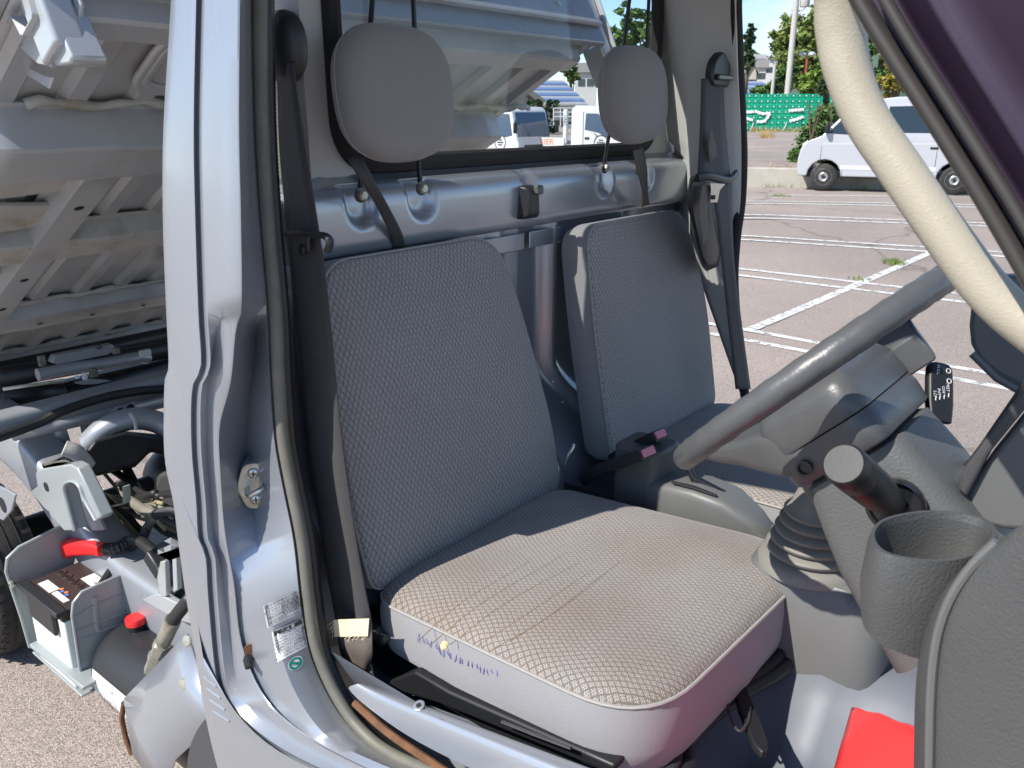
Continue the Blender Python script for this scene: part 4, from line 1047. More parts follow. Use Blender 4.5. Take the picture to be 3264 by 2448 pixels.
# ------------------------------------------------------------------ raised dump bed
BT = R(29); beu = V((math.cos(BT), 0, math.sin(BT))); bew = V((-math.sin(BT), 0, math.cos(BT))); BO = V((-3.08, 0, .70))
def B(u, y, w): return BO + beu * u + V((0, y, 0)) + bew * w
def bq(px_, py_, w=0):
    p = PN(px_, py_, BO + bew * w, bew) - BO
    return p.dot(beu), p.y
rows = []
ys = []
y = .54
while y < 1.90:
    for d, w in ((0, 0), (.018, 0), (.030, -.012), (.062, -.012), (.074, 0)):
        ys.append((min(1.92, y + d), w))
    y += .118
for u in [k * 2.06 / 30 for k in range(31)]:
    rows.append([B(u, yy, w) for yy, w in ys])
bed = MB().grid(rows).build('dump_bed', 'bed_paint', truck, smooth=30, solid=.004)
bed['label'] = 'raised dump bed showing its ribbed dusty underside'
def channel(u0, u1, y0, y1, depth, name='cross_member', mat='bed_paint', lip=.018):
    m = MB()
    sec = [(u0 - lip, -.013), (u0, -.014), (u0 + .006, -depth + .004), (u0 + .012, -depth), (u1 - .012, -depth), (u1 - .006, -depth + .004), (u1, -.014), (u1 + lip, -.013)]
    rows = [[B(a, y0 + (y1 - y0) * k / 24 , w + .0015 * math.sin(k * 1.7 + a * 30)) for a, w in sec] for k in range(25)]
    m.grid(rows)
    return m.build(name, mat, bed, smooth=30, solid=.003)
for u0, u1, dp, mt in ((1.60, 1.735, .088, 'bed_paint'), (1.12, 1.235, .06, 'bed_dirty'), (.56, .68, .055, 'bed_paint'), (.10, .20, .06, 'bed_paint'), (1.985, 2.05, .05, 'bed_paint')):
    c = channel(u0, u1, .54, 1.84 if u0 > 1.1 else 1.92, dp, mat=mt)
# sealant beads along the channels
for u in (1.755, 1.10, .70, .22, .545):
    m = MB()
    pts = [B(u + .006 * math.sin(k * .9) + rnd.uniform(-.004, .004), .62 + k * 1.36 / 60, -.014 - rnd.uniform(0, .004)) for k in range(61)]
    m.tube(pts, [rnd.uniform(.005, .011) for _ in pts], 7)
    m.build('sealant_bead', 'bed_dirty', bed, smooth=180)
# longitudinal sills
for yy in (.80, 1.70):
    m = MB(); sec = [(-.055, -.014), (-.038, -.016), (-.032, -.062), (.032, -.062), (.038, -.016), (.055, -.014)]
    m.grid([[B(u, yy + a, w) for a, w in sec] for u in [k * 1.60 / 20 for k in range(21)]])
    sl_ = m.build('bed_sill', 'bed_paint', bed, smooth=30, solid=.003)
    for u in (.35, .82, 1.02, 1.42):
        MB().lathe([(.010, 0), (.0001, .0005)], B(u, yy - .0, -.0638), -bew, 14).build('drain_hole', 'shadow_void', sl_)
# gusset plates between sill and cross members, dusty
for u, w in ((1.32, .16), (.95, .17), (1.48, .12)):
    m = MB(); m.prism([B(u + a, .62 + b, -.035) for a, b in ((-w * .5, 0), (w * .5, 0), (w * .35, .15), (-w * .3, .15))], bew * .012)
    m.build('gusset_plate', 'bed_dirty', bed, bevel=.004)
# pressed panel near the front of the bed
pr = rpoly([(1.80, .78), (1.97, .78), (1.97, 1.4), (1.80, 1.4)], .05, 6)
for k_, s_ in ((1.0, 0), (.86, 1)):
    MB().tube([B(1.885 + (p[0] - 1.885) * k_, 1.09 + (p[1] - 1.09) * (1 - (1 - k_) * .3), -.016) for p in pr], [(.010, .006)] * len(pr), 8, closed=True, flat=tuple(bew)).build('pressed_bead', 'bed_paint', bed, smooth=180)
# holes in the cross members
for u, ylist in ((.15, (1.15, 1.42, 1.62)), (.62, (.95, 1.1, 1.26, 1.42)), (1.18, (1.02, 1.2))):
    for yy in ylist:
        MB().lathe([(.008, 0), (.0001, .0006)], B(u, yy, -.0605 if u > .5 else -.0615) , -bew, 12).build('hole', 'shadow_void', bed)
# side gates, headboard and their posts
for yy, s in ((.54, -1), (1.91, 1)):
    m = MB()
    for a, b, w0, w1, th in ((0, 2.02, .0, .05, .02), (0, 2.02, .05, .27, .010), (0, 2.02, .27, .30, .02)):
        m.prism([B(a, yy, w0), B(b, yy, w0), B(b, yy, w1), B(a, yy, w1)], (0, s * th, 0))
    m.build('side_gate', 'bed_white' if s > 0 else 'bed_paint', bed, bevel=.003)
m = MB(); m.prism([B(2.06, .54, -.02), B(2.06, 1.93, -.02), B(2.06, 1.93, .30), B(2.06, .54, .30)], beu * .02)
hbd = m.build('headboard', 'frame_paint', bed, bevel=.004)
for w_ in (.03, .12):
    MB().tube([B(2.085, .56, w_), B(2.085, 1.92, w_)], [(.012, .008)] * 2, 8).build('headboard_stiffener', 'frame_paint', hbd)
for k in range(7):
    MB().lathe([(.008, 0), (.008, .004), (.001, .005)], B(2.08, .7 + k * .18, .075), beu, 8).build('headboard_bolt', 'zinc', hbd)
for yy in (.57, 1.95):
    m = MB(); m.prism([B(2.0, yy - .022, -.10), B(2.06, yy - .022, -.10), B(2.10, yy - .022, .55), B(2.03, yy - .022, .55)], (0, .044, 0))
    m.build('headboard_post', 'bed_white', bed, bevel=.006)
    m = MB(); m.prism([B(2.0, yy + .024, -.085), B(2.075, yy + .024, -.05), B(2.11, yy + .024, .50), B(2.05, yy + .024, .50)], (0, .006, 0)); m.build('post_plate', 'bed_white', bed, bevel=.002)
# latch bracket hanging from the near front corner of the bed
def pl(pxs, Y, th, name, mat, parent, bevel=.002):
    return MB().prism([PY(x, y, Y) for x, y in pxs], (0, th, 0)).build(name, mat, parent, bevel=bevel, seg=2)
lb_ = pl([(-40, -40), (52, -20), (168, 212), (120, 205), (60, 150), (-40, 40)], .572, .004, 'corner_bracket', 'bed_white', bed)
pl([(58, -20), (138, -20), (229, 182), (222, 205), (172, 212)], .560, .05, 'bracket_flange', 'bed_white', lb_, .004)
MB().tube([PY(54, -20, .560), PY(170, 214, .560)], .004, 8).build('bracket_fold', 'bed_white', lb_)
pl([(-40, 120), (0, 152), (60, 200), (140, 240), (168, 246), (155, 284), (70, 232), (0, 172), (-40, 150)], .60, .004, 'bracket_lip', 'bed_white', lb_)
MB().lathe([(.006, 0), (.006, .002), (.0001, .0025)], PY(63, 133, .571), (0, -1, 0), 12).build('rivet', 'steel', lb_)
# diagonal brace behind the window and the ram
MB().tube([V((-1.75, 1.31, .55)), B(.75, 1.31, -.05)], .03, 14).build('lift_ram', 'steel_dark', truck)
MB().tube([V((-1.75, 1.31, .55)), V((-1.75, 1.31, .55)).lerp(B(.75, 1.31, -.05), .55)], .042, 14).build('ram_barrel', 'black_sheet', truck)
# cab back, outside
MB().box((-1.135, 1.31, 1.0), (.03, 1.38, .80)).build('cab_back_panel', 'paint', truck, bevel=.01)

# ------------------------------------------------------------------ chassis
for yy in (.82, 1.80):
    path = cr([V((-3.1, yy, .64)), V((-2.75, yy, .66)), V((-2.48, yy, .655)), V((-2.27, yy, .60)), V((-2.08, yy, .49)), V((-1.9, yy, .43)), V((-1.5, yy, .42)), V((-.6, yy, .42))], 6)
    m = MB()
    rings = []
    for i, p in enumerate(path):
        t = (path[min(i + 1, len(path) - 1)] - path[max(i - 1, 0)]).normalized(); up = V((0, -1, 0)).cross(t); up = up if up.z > 0 else -up
        rings.append([p + V((0, a, 0)) + up * b for a, b in rpoly([(-.05, -.07), (.05, -.07), (.05, .07), (-.05, .07)], .022, 3)])
    m.loft(rings)
    m.build('frame_rail', 'frame_paint', truck, smooth=50)
# rear cross frame seen under the bed
def bar(p, q, r_, name, mat, n=10, parent=truck): return MB().tube([V(p), V(q)], r_, n).build(name, mat, parent, smooth=180)
def XL(x, y, X): return PX(x, y, X)
MB().loft([[XL(0, 1352, -2.30) + V((a, -.2, b)) for a, b in rpoly([(-.04, -.028), (.04, -.028), (.04, .028), (-.04, .028)], .02, 4)], [XL(560, 1205, -2.30) + V((a, .1, b)) for a, b in rpoly([(-.04, -.028), (.04, -.028), (.04, .028), (-.04, .028)], .02, 4)]]).build('rear_cross_frame', 'frame_paint', truck, smooth=60)
MB().tube(cr([XL(-20, 1400, -2.22), XL(120, 1350, -2.24), XL(200, 1310, -2.24), XL(330, 1268, -2.24), XL(450, 1246, -2.25), XL(560, 1240, -2.25)], 6), .013, 8).build('brake_cable', 'hose_black', truck)
bar(XL(40, 1380, -2.28), XL(560, 1268, -2.28), .022, 'frame_tube', 'frame_paint')
for x0, y0, x1, y1, w_ in ((180, 1335, 208, 1425, .018), (262, 1305, 280, 1400, .014), (278, 1300, 286, 1400, .006)):
    bar(XL(x0, y0, -2.30), XL(x1, y1, -2.30), w_, 'frame_strut', 'frame_paint', 8)
hp_ = MB().prism([XL(x, y, -2.22) for x, y in ((364, 1298), (428, 1280), (434, 1322), (376, 1332))], (.004, 0, 0)).build('hole_plate', 'frame_paint', truck, bevel=.002)
for x, y in ((384, 1312), (416, 1300)):
    MB().lathe([(.011, 0), (.0001, .0006)], XL(x, y, -2.2155), (1, 0, 0), 16).build('plate_hole', 'shadow_void', hp_)
MB().tube(cr([XL(285, 1410, -2.15), XL(340, 1362, -2.12), XL(420, 1335, -2.1), XL(500, 1345, -2.08), XL(560, 1385, -2.05)], 6), [(.040, .03)] * 25, 12).build('arched_frame_tube', 'frame_paint', truck)
MB().tube([XL(414, 1316, -2.055), XL(430, 1340, -2.05), XL(434, 1366, -2.05)], .005, 6).build('weld_bead', 'bed_white', truck)
# black splash guard and the far rear tyre
MB().loft([[XL(x, y, -2.16) for x, y in ((270, 1440), (300, 1400), (400, 1374), (520, 1385), (560, 1420), (560, 1470), (480, 1440), (430, 1490), (300, 1520), (280, 1500))], [XL(x, y, -2.04) for x, y in ((275, 1440), (303, 1402), (400, 1376), (520, 1390), (556, 1425), (556, 1466), (480, 1436), (430, 1486), (303, 1516), (284, 1498))]]).build('splash_guard', 'black_plastic', truck, bevel=.008)
def wheel_at(c, name, side=-1):
    c = V(c); ax_ = V((0, side, 0))
    prof = [(.17, -.065), (.20, -.075), (.245, -.07), (.262, -.055), (.266, -.02), (.266, .02), (.262, .055), (.245, .07), (.20, .075), (.17, .065)]
    t = MB().lathe(prof, c, ax_, 48, caps=False).build(name, 'tyre_rubber', truck, smooth=50)
    for off in (-.03, 0, .03):
        MB().lathe([(.2665, off - .003), (.268, off), (.2665, off + .003)], c, ax_, 48, caps=False).build('tread_groove', 'shadow_void', t)
    gm = MB()
    for k in range(40):
        a = 2 * math.pi * k / 40
        for s in (-1, 1):
            gm.box(c + V((math.cos(a) * .262, s * .052, math.sin(a) * .262)), (.012, .022, .004), Matrix.Rotation(-a + math.pi / 2, 3, 'Y'))
    kind(gm.build('tread_blocks', 'tyre_rubber', t, smooth=0), 'stuff')
    r_ = MB().lathe([(.172, .06), (.165, .065), (.155, .03), (.11, .02), (.06, .035), (.05, .05), (.0001, .05)], c, ax_, 36).build('rim', 'hub_silver', t)
    return t
wheel_at((-2.56, .705, .266), 'rear_wheel', -1)
wheel_at((-2.60, 1.90, .266), 'rear_wheel', 1)
wheel_at((-.50, .70, .266), 'front_wheel', -1)
wheel_at((-.50, 1.92, .266), 'front_wheel', 1)
bar((-2.60, .78, .30), (-2.60, 1.84, .30), .045, 'rear_axle', 'black_sheet', 16)
MB().ball((-2.60, 1.35, .30), (.13, .12, .12), 2, 20, 12).build('axle_casing', 'black_sheet', truck)
# gearbox, exhaust and other dark lumps below the bed
bar((-1.1, 1.3, .42), (-2.25, 1.33, .33), .035, 'propeller_shaft', 'steel_dark', 14)
MB().loft([[V((x, y, z)) for y, z in rpoly([(1.0, .30), (1.65, .30), (1.65, .62), (1.0, .62)], .06, 4)] for x in (-1.15, -1.75)]).build('gearbox_cover', 'black_sheet', truck, smooth=50)
MB().loft([[V((x, y, z)) for y, z in rpoly([(1.12, .24), (1.72, .24), (1.72, .50), (1.12, .50)], .06, 4)] for x in (-1.80, -2.32)]).build('dark_filler_box', 'black_sheet', truck, smooth=50)  # dark box added to block the bright ground beyond
# items on the cross member: module, silver pipe, clips, connectors
MB().prism([XL(x, y, -2.45) for x, y in ((150, 1150), (160, 1128), (342, 1092), (356, 1108), (330, 1125), (170, 1158))], (.03, 0, 0)).build('control_module', 'frame_paint', truck, bevel=.003)
MB().ball(XL(315, 1104, -2.42), (.010, .010, .008), nu=12, nv=8).build('module_bolt', 'steel_dark', truck)
MB().tube(cr([XL(120, 1195, -2.42), XL(220, 1175, -2.42), XL(340, 1158, -2.43), XL(440, 1140, -2.44), XL(470, 1142, -2.45)], 5), .018, 12).build('cross_pipe', 'frame_paint', truck)
for (x, y, w_, h_, mt) in ((133, 1150, .018, .030, 'hose_dusty'), (370, 1118, .020, .018, 'hose_dusty'), (462, 1124, .034, .018, 'trim_grey'), (298, 1188, .022, .026, 'hose_dusty'), (270, 1200, .012, .022, 'white_label'), (365, 1235, .026, .016, 'white_label'), (246, 1202, .012, .008, 'white_label')):
    MB().box(XL(x, y, -2.38), (.015, w_, h_)).build('wiring_clip', mt, truck, bevel=.003)
MB().prism([XL(x, y, -2.38) for x, y in ((232, 1218), (280, 1205), (345, 1210), (300, 1220), (250, 1222))], (.02, 0, .0)).build('clip_plate', 'frame_paint', truck, bevel=.002)
bar(XL(10, 1240, -2.36), XL(205, 1212, -2.36), .005, 'brake_pipe', 'zinc', 8)
for x0, y0, x1, y1, r_ in ((0, 1205, 560, 1110, .03), (0, 1262, 200, 1255, .035), (60, 1300, 560, 1165, .03)):
    bar(XL(x0, y0, -2.62), XL(x1, y1, -2.62), r_, 'rear_frame_tube', 'black_sheet', 10)
bar(XL(-40, 1190, -2.75), XL(560, 1062, -2.75), .028, 'hinge_tube', 'black_sheet', 10)
MB().box((-2.95, 1.31, .60), (.06, 1.2, .07)).build('rear_frame_member', 'black_sheet', truck, bevel=.01)

# frame bracket tower with rubber pad
br = [(112, 1508), (122, 1496), (222, 1480), (245, 1492), (262, 1525), (322, 1650), (308, 1660), (272, 1592), (254, 1548), (234, 1534), (214, 1540), (208, 1562), (222, 1622), (240, 1692), (205, 1694), (94, 1568), (118, 1550)]
tw = MB().prism([PY(x, y, .70) for x, y in br], (0, .03, 0)).build('bed_rest_tower', 'tray_paint', truck, bevel=.004)
arch = cr([PY(x, y, .699) for x, y in ((240, 1690), (222, 1622), (208, 1562), (214, 1540), (234, 1534), (254, 1548), (272, 1592), (308, 1658))], 5)
MB().tube(arch, [(.004, .006)] * len(arch), 8, flat=(0, 1, 0)).build('tower_arch_rim', 'tray_paint', tw, smooth=60)
MB().prism([PY(x, y, .79) for x, y in ((130, 1500), (240, 1490), (330, 1690), (200, 1700))], (0, .01, 0)).build('tower_back', 'frame_paint', tw, bevel=.002)
MB().loft([[PY(x, y, .705) for x, y in ((134, 1478), (160, 1500), (222, 1484), (222, 1472), (196, 1460))], [PY(x, y + 10, .705) for x, y in ((134, 1478), (160, 1500), (222, 1484), (222, 1472), (196, 1460))]]).build('rubber_rest_pad', 'seal_rubber', tw, bevel=.002)
MB().lathe([(.012, 0), (.0001, .0006)], PY(146, 1552, .6985), (0, -1, 0), 18).build('tower_hole', 'shadow_void', tw)
MB().lathe([(.016, 0), (.0001, .0006)], PY(228, 1594, .745), (0, -1, 0), 18).build('tower_hole', 'shadow_void', tw)
MB().prism([PY(x, y, .64) for x, y in ((-30, 1540), (20, 1560), (48, 1578), (36, 1628), (10, 1660), (-30, 1640))], (0, .006, 0)).build('fender_stay', 'frame_paint', truck, bevel=.002)
MB().lathe([(.02, 0), (.0001, .0006)], PY(8, 1610, .639), (0, -1, 0), 18).build('stay_hole', 'shadow_void', truck)

# ------------------------------------------------------------------ battery tray and battery
XA, XB = -2.085, -1.835
def plate_x(X, yz, th, name, mat, parent=truck, bevel=.002): return MB().prism([V((X, a, b)) for a, b in yz], (th, 0, 0)).build(name, mat, parent, bevel=bevel)
def xz(px_, py_, X): q = PX(px_, py_, X); return (q.y, q.z)
rp = [xz(262, 2186, XB), xz(226, 1965, XB), xz(232, 1920, XB), xz(258, 1886, XB), xz(420, 1816, XB), xz(452, 1822, XB), xz(464, 1850, XB), xz(458, 1905, XB), xz(480, 1950, XB), xz(520, 2060, XB), xz(430, 2140, XB)]
tray = plate_x(XB, rp, .003, 'battery_tray', 'tray_paint', bevel=.001)
for a, b in (((300, 1900), (308, 1990)), ((308, 1990), (314, 2010))):
    MB().tube([V((XB + .003,) + xz(*a, XB)), V((XB + .003,) + xz(*b, XB))], [(.007, .003)] * 2, 8).build('tray_rib', 'tray_paint', tray)
for p_ in ([(240, 1960), (300, 1925), (390, 1890), (455, 1868)], [(236, 2010), (330, 1975), (400, 1950), (440, 1925)], [(240, 2040), (320, 2010), (330, 2005), (420, 1975)]):
    MB().tube(cr([V((XB + .0025,) + xz(*q, XB)) for q in p_], 4), [(.004, .002)] * 13, 6).build('tray_crease', 'tray_paint', tray)
MB().tube([V((XB + .003,) + xz(*q, XB)) for q in ((262, 2186), (228, 1960), (232, 1920), (258, 1886), (420, 1816), (452, 1822), (464, 1850))], .004, 8).build('tray_rolled_edge', 'tray_paint', tray)
lp = [xz(96, 2062, XA), xz(70, 1970, XA), xz(20, 1820, XA), xz(24, 1780, XA), xz(60, 1745, XA), xz(200, 1675, XA), xz(226, 1674, XA), xz(240, 1700, XA), xz(245, 1760, XA), xz(180, 2040, XA)]
plate_x(XA, lp, -.003, 'tray_end_plate', 'tray_paint', tray)
MB().tube([V((XA,) + xz(*q, XA)) for q in ((96, 2062), (70, 1970), (20, 1820), (24, 1780), (60, 1745), (200, 1675), (226, 1674), (240, 1700))], .005, 8).build('tray_rolled_edge', 'tray_paint', tray)
MB().box((-1.96, .735, .208), (.27, .20, .006)).build('tray_floor', 'tray_paint', tray, bevel=.002)
MB().prism([PY(x, y, .62) for x, y in ((92, 2052), (264, 2192), (262, 2204), (190, 2140), (96, 2066))], (0, .06, 0)).build('tray_front_lip', 'tray_paint', tray, bevel=.003)
MB().prism([V((XA, .84, .22)), V((XB, .84, .22)), V((XB, .84, .46)), V((XA, .84, .46))], (0, .003, 0)).build('tray_back_plate', 'tray_paint', tray, bevel=.002)
bat = thing('car_battery', 'pale green battery with dark red-brown lid seated in the metal tray', 'battery', (-1.955, .70, .212))
bz0, bz1 = .212, .425
bX0, bX1, bY0, bY1 = -2.055, -1.858, .638, .775
def bx(a, b, c, d, e, f, name, mat, parent, bevel=.004): return MB().box(((a + b) / 2, (c + d) / 2, (e + f) / 2), (b - a, d - c, f - e)).build(name, mat, parent, bevel=bevel)
case = bx(bX0, bX1, bY0, bY1, bz0, bz1 - .03, 'battery_case', 'battery_case', bat)
lid = bx(bX0 - .002, bX1 + .002, bY0 - .002, bY1 + .002, bz1 - .03, bz1, 'battery_lid', 'battery_top', bat)
bx(bX0 + .03, bX1 - .03, bY0 - .012, bY0 - .002, bz1 - .075, bz1 - .012, 'hold_down_flap', 'black_plastic', bat)
bx(bX0 - .01, bX1 + .012, bY0 - .016, bY0 + .008, bz1 - .008, bz1 + .006, 'hold_down_bar', 'black_plastic', bat, .002)
bx(bX0 + .03, bX0 + .095, bY0 + .018, bY0 + .042, bz1 + .0005, bz1 + .0015, 'white_lid_label', 'white_label', lid, 0)
bx(bX0 + .10, bX0 + .165, bY0 + .020, bY0 + .034, bz1 + .0005, bz1 + .0015, 'warning_strip', 'white_label', lid, 0)
for k in range(4):
    MB().lathe([(.005, 0), (.0052, .0006), (.0001, .0007)], V((bX0 + .100 + k * .012, bY0 + .044 - (k % 2) * .004, bz1 + .001)), (0, 0, 1), 14).build('warning_symbol', ('orange_print', 'blue_print')[k % 2], lid)
for k in range(6):
    c = V((bX0 + .022 + k * .0305, .717, bz1))
    v = MB().lathe([(.012, 0), (.012, .002), (.0105, .0028), (.010, .0015), (.0001, .0015)], c, (0, 0, 1), 20).build('vent_plug', 'battery_top', lid)
    MB().box(c + V((0, 0, .0025)), (.012, .002, .001), Matrix.Rotation(.5, 3, 'Z')).box(c + V((0, 0, .0026)), (.002, .008, .001), Matrix.Rotation(.5, 3, 'Z')).build('plug_cross', 'black_gloss', v)
wl2 = bx(bX0 + .088, bX1 - .012, bY1 - .042, bY1 - .008, bz1 + .0005, bz1 + .0015, 'brand_label', 'white_label', lid, 0)
lettering('Panasonic', .010, V((bX1 - .045, bY1 - .014, bz1 + .0022)), V((1, 0, 0)), V((0, 1, 0)), 'black_print', wl2)
lettering('caos', .013, V((bX1 - .055, bY1 - .028, bz1 + .0022)), V((1, 0, 0)), V((0, 1, 0)), 'black_print', wl2)
MB().tube([V((bX0 - .012, bY0 - .006, bz1 + .004)), V((bX0 - .012, bY0 - .03, bz1 + .004))], .0035, 8).build('hold_down_stud', 'steel_dark', bat)
MB().lathe([(.009, 0), (.009, .006), (.005, .008)], V((bX0 - .012, bY0 - .022, bz1 + .004)), (0, -1, 0), 6).build('wing_nut', 'zinc', bat)
# red terminal boot and the other post
rc = [PY(x, y, .77) for x, y in ((205, 1748), (250, 1740), (285, 1745), (330, 1752))]
MB().loft([[rc[0] + V((a * .5, b, c_)) for a, b, c_ in ()] or [p + V((dx, dy, dz)) for p, dx, dy, dz in ()]][:0] or [[c0 + V((0, b, c_)) for b, c_ in rpoly([(-hy, -hz), (hy, -hz), (hy, hz), (-hy, hz)], min(hy, hz) * .6, 4)] for c0, hy, hz in ((rc[0] + V((-.004, 0, 0)), .020, .018), (rc[0], .026, .026), (rc[0].lerp(rc[1], .6), .028, .027), (rc[1], .024, .024), (rc[2], .016, .018), (rc[2].lerp(rc[3], .5), .014, .015), (rc[3], .015, .016))]).build('red_terminal_boot', 'red_plastic', bat, smooth=60)
pt = V((bX1 - .012, bY1 - .035, bz1))
MB().lathe([(.014, 0), (.0135, .012), (.010, .014), (.010, .022), (.001, .022)], pt, (0, 0, 1), 20).build('battery_post', 'zinc', bat)
MB().lathe([(.015, .010), (.016, .018), (.012, .02)], pt, (0, 0, 1), 8).build('post_clamp', 'zinc', bat)

def corrugated(path, r_, name, pitch=.006, mat='hose_black', parent=truck):
    L = sum((b - a).length for a, b in zip(path, path[1:]))
    n = max(8, int(L / pitch) * 2); p = resample(path, n)
    return MB().tube(p, [r_ * (1.0 if k % 2 else .84) for k in range(n)], 10).build(name, mat, parent, smooth=0)
corrugated(cr([PY(332, 1752, .77), PY(370, 1745, .79), PY(405, 1726, .82)], 6), .016, 'cable_conduit')
MB().tube(cr([PY(405, 1726, .82), PY(440, 1722, .83), PY(490, 1760, .82), PY(505, 1790, .82)], 6), .014, 10).build('cable_joint', 'hose_black', truck)
MB().tube(cr([pt + V((0, 0, .02)), PY(385, 1775, .81), PY(430, 1735, .83), PY(470, 1690, .86)], 6), .009, 8).build('earth_cable', 'hose_black', truck)
MB().box(PY(500, 1795, .80), (.06, .03, .04), Matrix.Rotation(R(35), 3, 'Y')).build('connector_block', 'black_plastic', truck, bevel=.005)
corrugated(cr([PY(512, 1815, .79), PY(530, 1850, .78), PY(555, 1880, .78), PY(600, 1905, .78)], 6), .011, 'cable_conduit')
corrugated(cr([PY(498, 1640, .90), PY(540, 1630, .90), PY(590, 1635, .90)], 6), .014, 'cable_conduit')
for p_, r_, mt in (([(360, 1620), (395, 1645), (420, 1680), (445, 1720)], .013, 'olive_hose'), ([(420, 1600), (460, 1625), (495, 1640)], .014, 'hose_dusty'), ([(500, 1645), (470, 1680), (455, 1720), (440, 1740)], .012, 'hose_dusty'), ([(520, 1650), (560, 1670), (600, 1690)], .013, 'hose_black'), ([(250, 1480), (290, 1540), (340, 1590), (400, 1640), (460, 1700)], .008, 'hose_black'), ([(130, 1400), (160, 1420), (180, 1450), (185, 1470)], .012, 'hose_dusty'), ([(195, 1425), (240, 1480), (280, 1560), (335, 1610)], .007, 'olive_hose')):
    MB().tube(cr([PY(x, y, .90) for x, y in p_], 6), r_, 8).build('hydraulic_hose' if r_ > .01 else 'fluid_pipe', mt, truck, smooth=180)
MB().tube(cr([XL(205, 1428, -2.06), XL(240, 1440, -2.05), XL(262, 1460, -2.05), XL(280, 1485, -2.05)], 5), .020, 10).build('taped_hose_end', 'bed_dirty', truck)
for k in range(16):
    x0, y0 = rnd.uniform(320, 420), rnd.uniform(1480, 1640); x1, y1 = rnd.uniform(470, 580), rnd.uniform(1560, 1760)
    MB().tube(cr([PY(x0, y0, .95), PY((x0 * 2 + x1) / 3 + rnd.uniform(-20, 20), (y0 * 2 + y1) / 3 + rnd.uniform(-10, 40), .93), PY((x0 + x1 * 2) / 3, (y0 + y1 * 2) / 3 + rnd.uniform(-10, 40), .91), PY(x1, y1, .90)], 5), rnd.uniform(.003, .010), 7).build('wiring_loom', ('hose_black', 'hose_dusty', 'hose_black', 'olive_hose')[k % 4], truck, smooth=180)
MB().loft([[PY(x, y, Y) for x, y in ((505, 1510), (560, 1490), (580, 1560), (580, 1650), (490, 1640), (480, 1590))] for Y in (.97, 1.03)]).build('rubber_gaiter', 'trim_dark', truck, bevel=.012)
zb = cr([PY(x, y, .84) for x, y in ((402, 1548), (404, 1592), (398, 1604), (350, 1616), (340, 1625), (344, 1690))], 2)
MB().tube(zb, [(.010, .002)] * len(zb), 6).build('hose_bracket', 'tray_paint', truck, smooth=0)
MB().loft([[PY(x, y, Y) for x, y in ((240, 1700), (262, 1660), (310, 1652), (400, 1690), (420, 1725), (380, 1760), (260, 1760))] for Y in (.86, .92)]).build('frame_gusset', 'tray_paint', truck, bevel=.008)
MB().box((-1.70, .90, .40), (.22, .05, .20)).build('frame_side_plate', 'frame_paint', truck, bevel=.006)
# relay box on its bracket, next to the cab
rl = MB().loft([[PY(x, y, .70) for x, y in ((500, 1735), (545, 1712), (578, 1728), (578, 1745), (540, 1755))], [PY(x, y, .70) for x, y in ((503, 1768), (545, 1755), (576, 1760), (576, 1775), (540, 1788))]]).build('relay_box', 'frame_paint', truck, bevel=.003)
for pxs in (((500, 1840), (510, 1790), (524, 1790), (530, 1900), (512, 1908)), ((452, 1912), (500, 1892), (600, 1940), (610, 1990), (560, 1975)), ((548, 1780), (560, 1775), (566, 1880), (552, 1890))):
    pl(pxs, .74, .012, 'relay_bracket', 'bed_white', rl, .002)

# ------------------------------------------------------------------ hydraulic power unit behind the cab
ta, tb = PY(300, 2180, .735), PY(640, 2150, .735)
ta = V((-1.810, .755, .262)); tb = V((-1.33, .755, .262))
tk = MB().tube([ta + V((-.012, 0, 0)), ta, ta + V((.012, 0, 0)), ta + V((.03, 0, 0)), tb], [.078, .094, .101, .104, .104], 40).build('oil_tank', 'black_plastic', truck, smooth=60)
tk['label'] = 'black cylindrical hydraulic oil tank with a red cap'
cp = PY(445, 2100, .735); cp = PY(451, 2085, .755); cp = V((cp.x, .755, .352))
cap = MB().lathe([(.019, -.02), (.019, .028), (.017, .03)], cp, (-.05, 0, 1), 28).build('filler_neck', 'black_gloss', tk, smooth=40)
MB().lathe([(.023, .028), (.0235, .040), (.022, .044), (.001, .0445)], cp, (-.05, 0, 1), 32).build('red_filler_cap', 'red_plastic', tk, smooth=40)
MB().lathe([(.024, -.022), (.026, -.016), (.022, -.014)], cp, (-.05, 0, 1), 28, caps=False).build('neck_ring', 'black_plastic', tk)
def tank_pt(x, a, e=.0008): return V((x, .755 - math.cos(a) * (.104 + e), .262 + math.sin(a) * (.104 + e)))
lbm = MB().grid([[tank_pt(-1.785 + .17 * i / 8, R(18) - R(62) * j / 10) for j in range(11)] for i in range(9)]).build('tank_label', 'white_label', tk, smooth=180)
for r0_, r1_, a0, a1 in ((.0, .17, -6, -9), (.09, .1, 16, -40)):
    MB().grid([[tank_pt(-1.785 + r0_ + (r1_ - r0_) * i / 4, R(a0 + (a1 - a0) * j / 8), .0014) for j in range(9)] for i in range(5)]).build('label_rule', 'trim_grey', lbm, smooth=180)
lettering('パワーユニット', .016, tank_pt(-1.735, R(8), .0022), V((1, 0, 0)), V((0, -.15, 1)), 'black_print', lbm)
for k in range(4):
    lettering('注意 0000 油圧装置'.replace('0000 ', ''), .009, tank_pt(-1.735, R(-14 - k * 7), .0022), V((1, 0, 0)), V((0, .25, 1)), 'black_print', lbm)
hb = cr([PY(610, 1905, .70), PY(575, 1945, .70), PY(545, 1985, .70)], 5)
hs = MB().tube(hb, .0135, 12).build('pressure_hose', 'hose_black', truck, smooth=180)
f0, f1 = PY(552, 1975, .70), PY(478, 2140, .70)
def al(t): return f0.lerp(f1, t)
ft = MB().tube([al(0), al(.05), al(.38), al(.42)], [.0165, .0175, .0165, .012], 14).build('hose_fitting', 'zinc', hs, smooth=50)
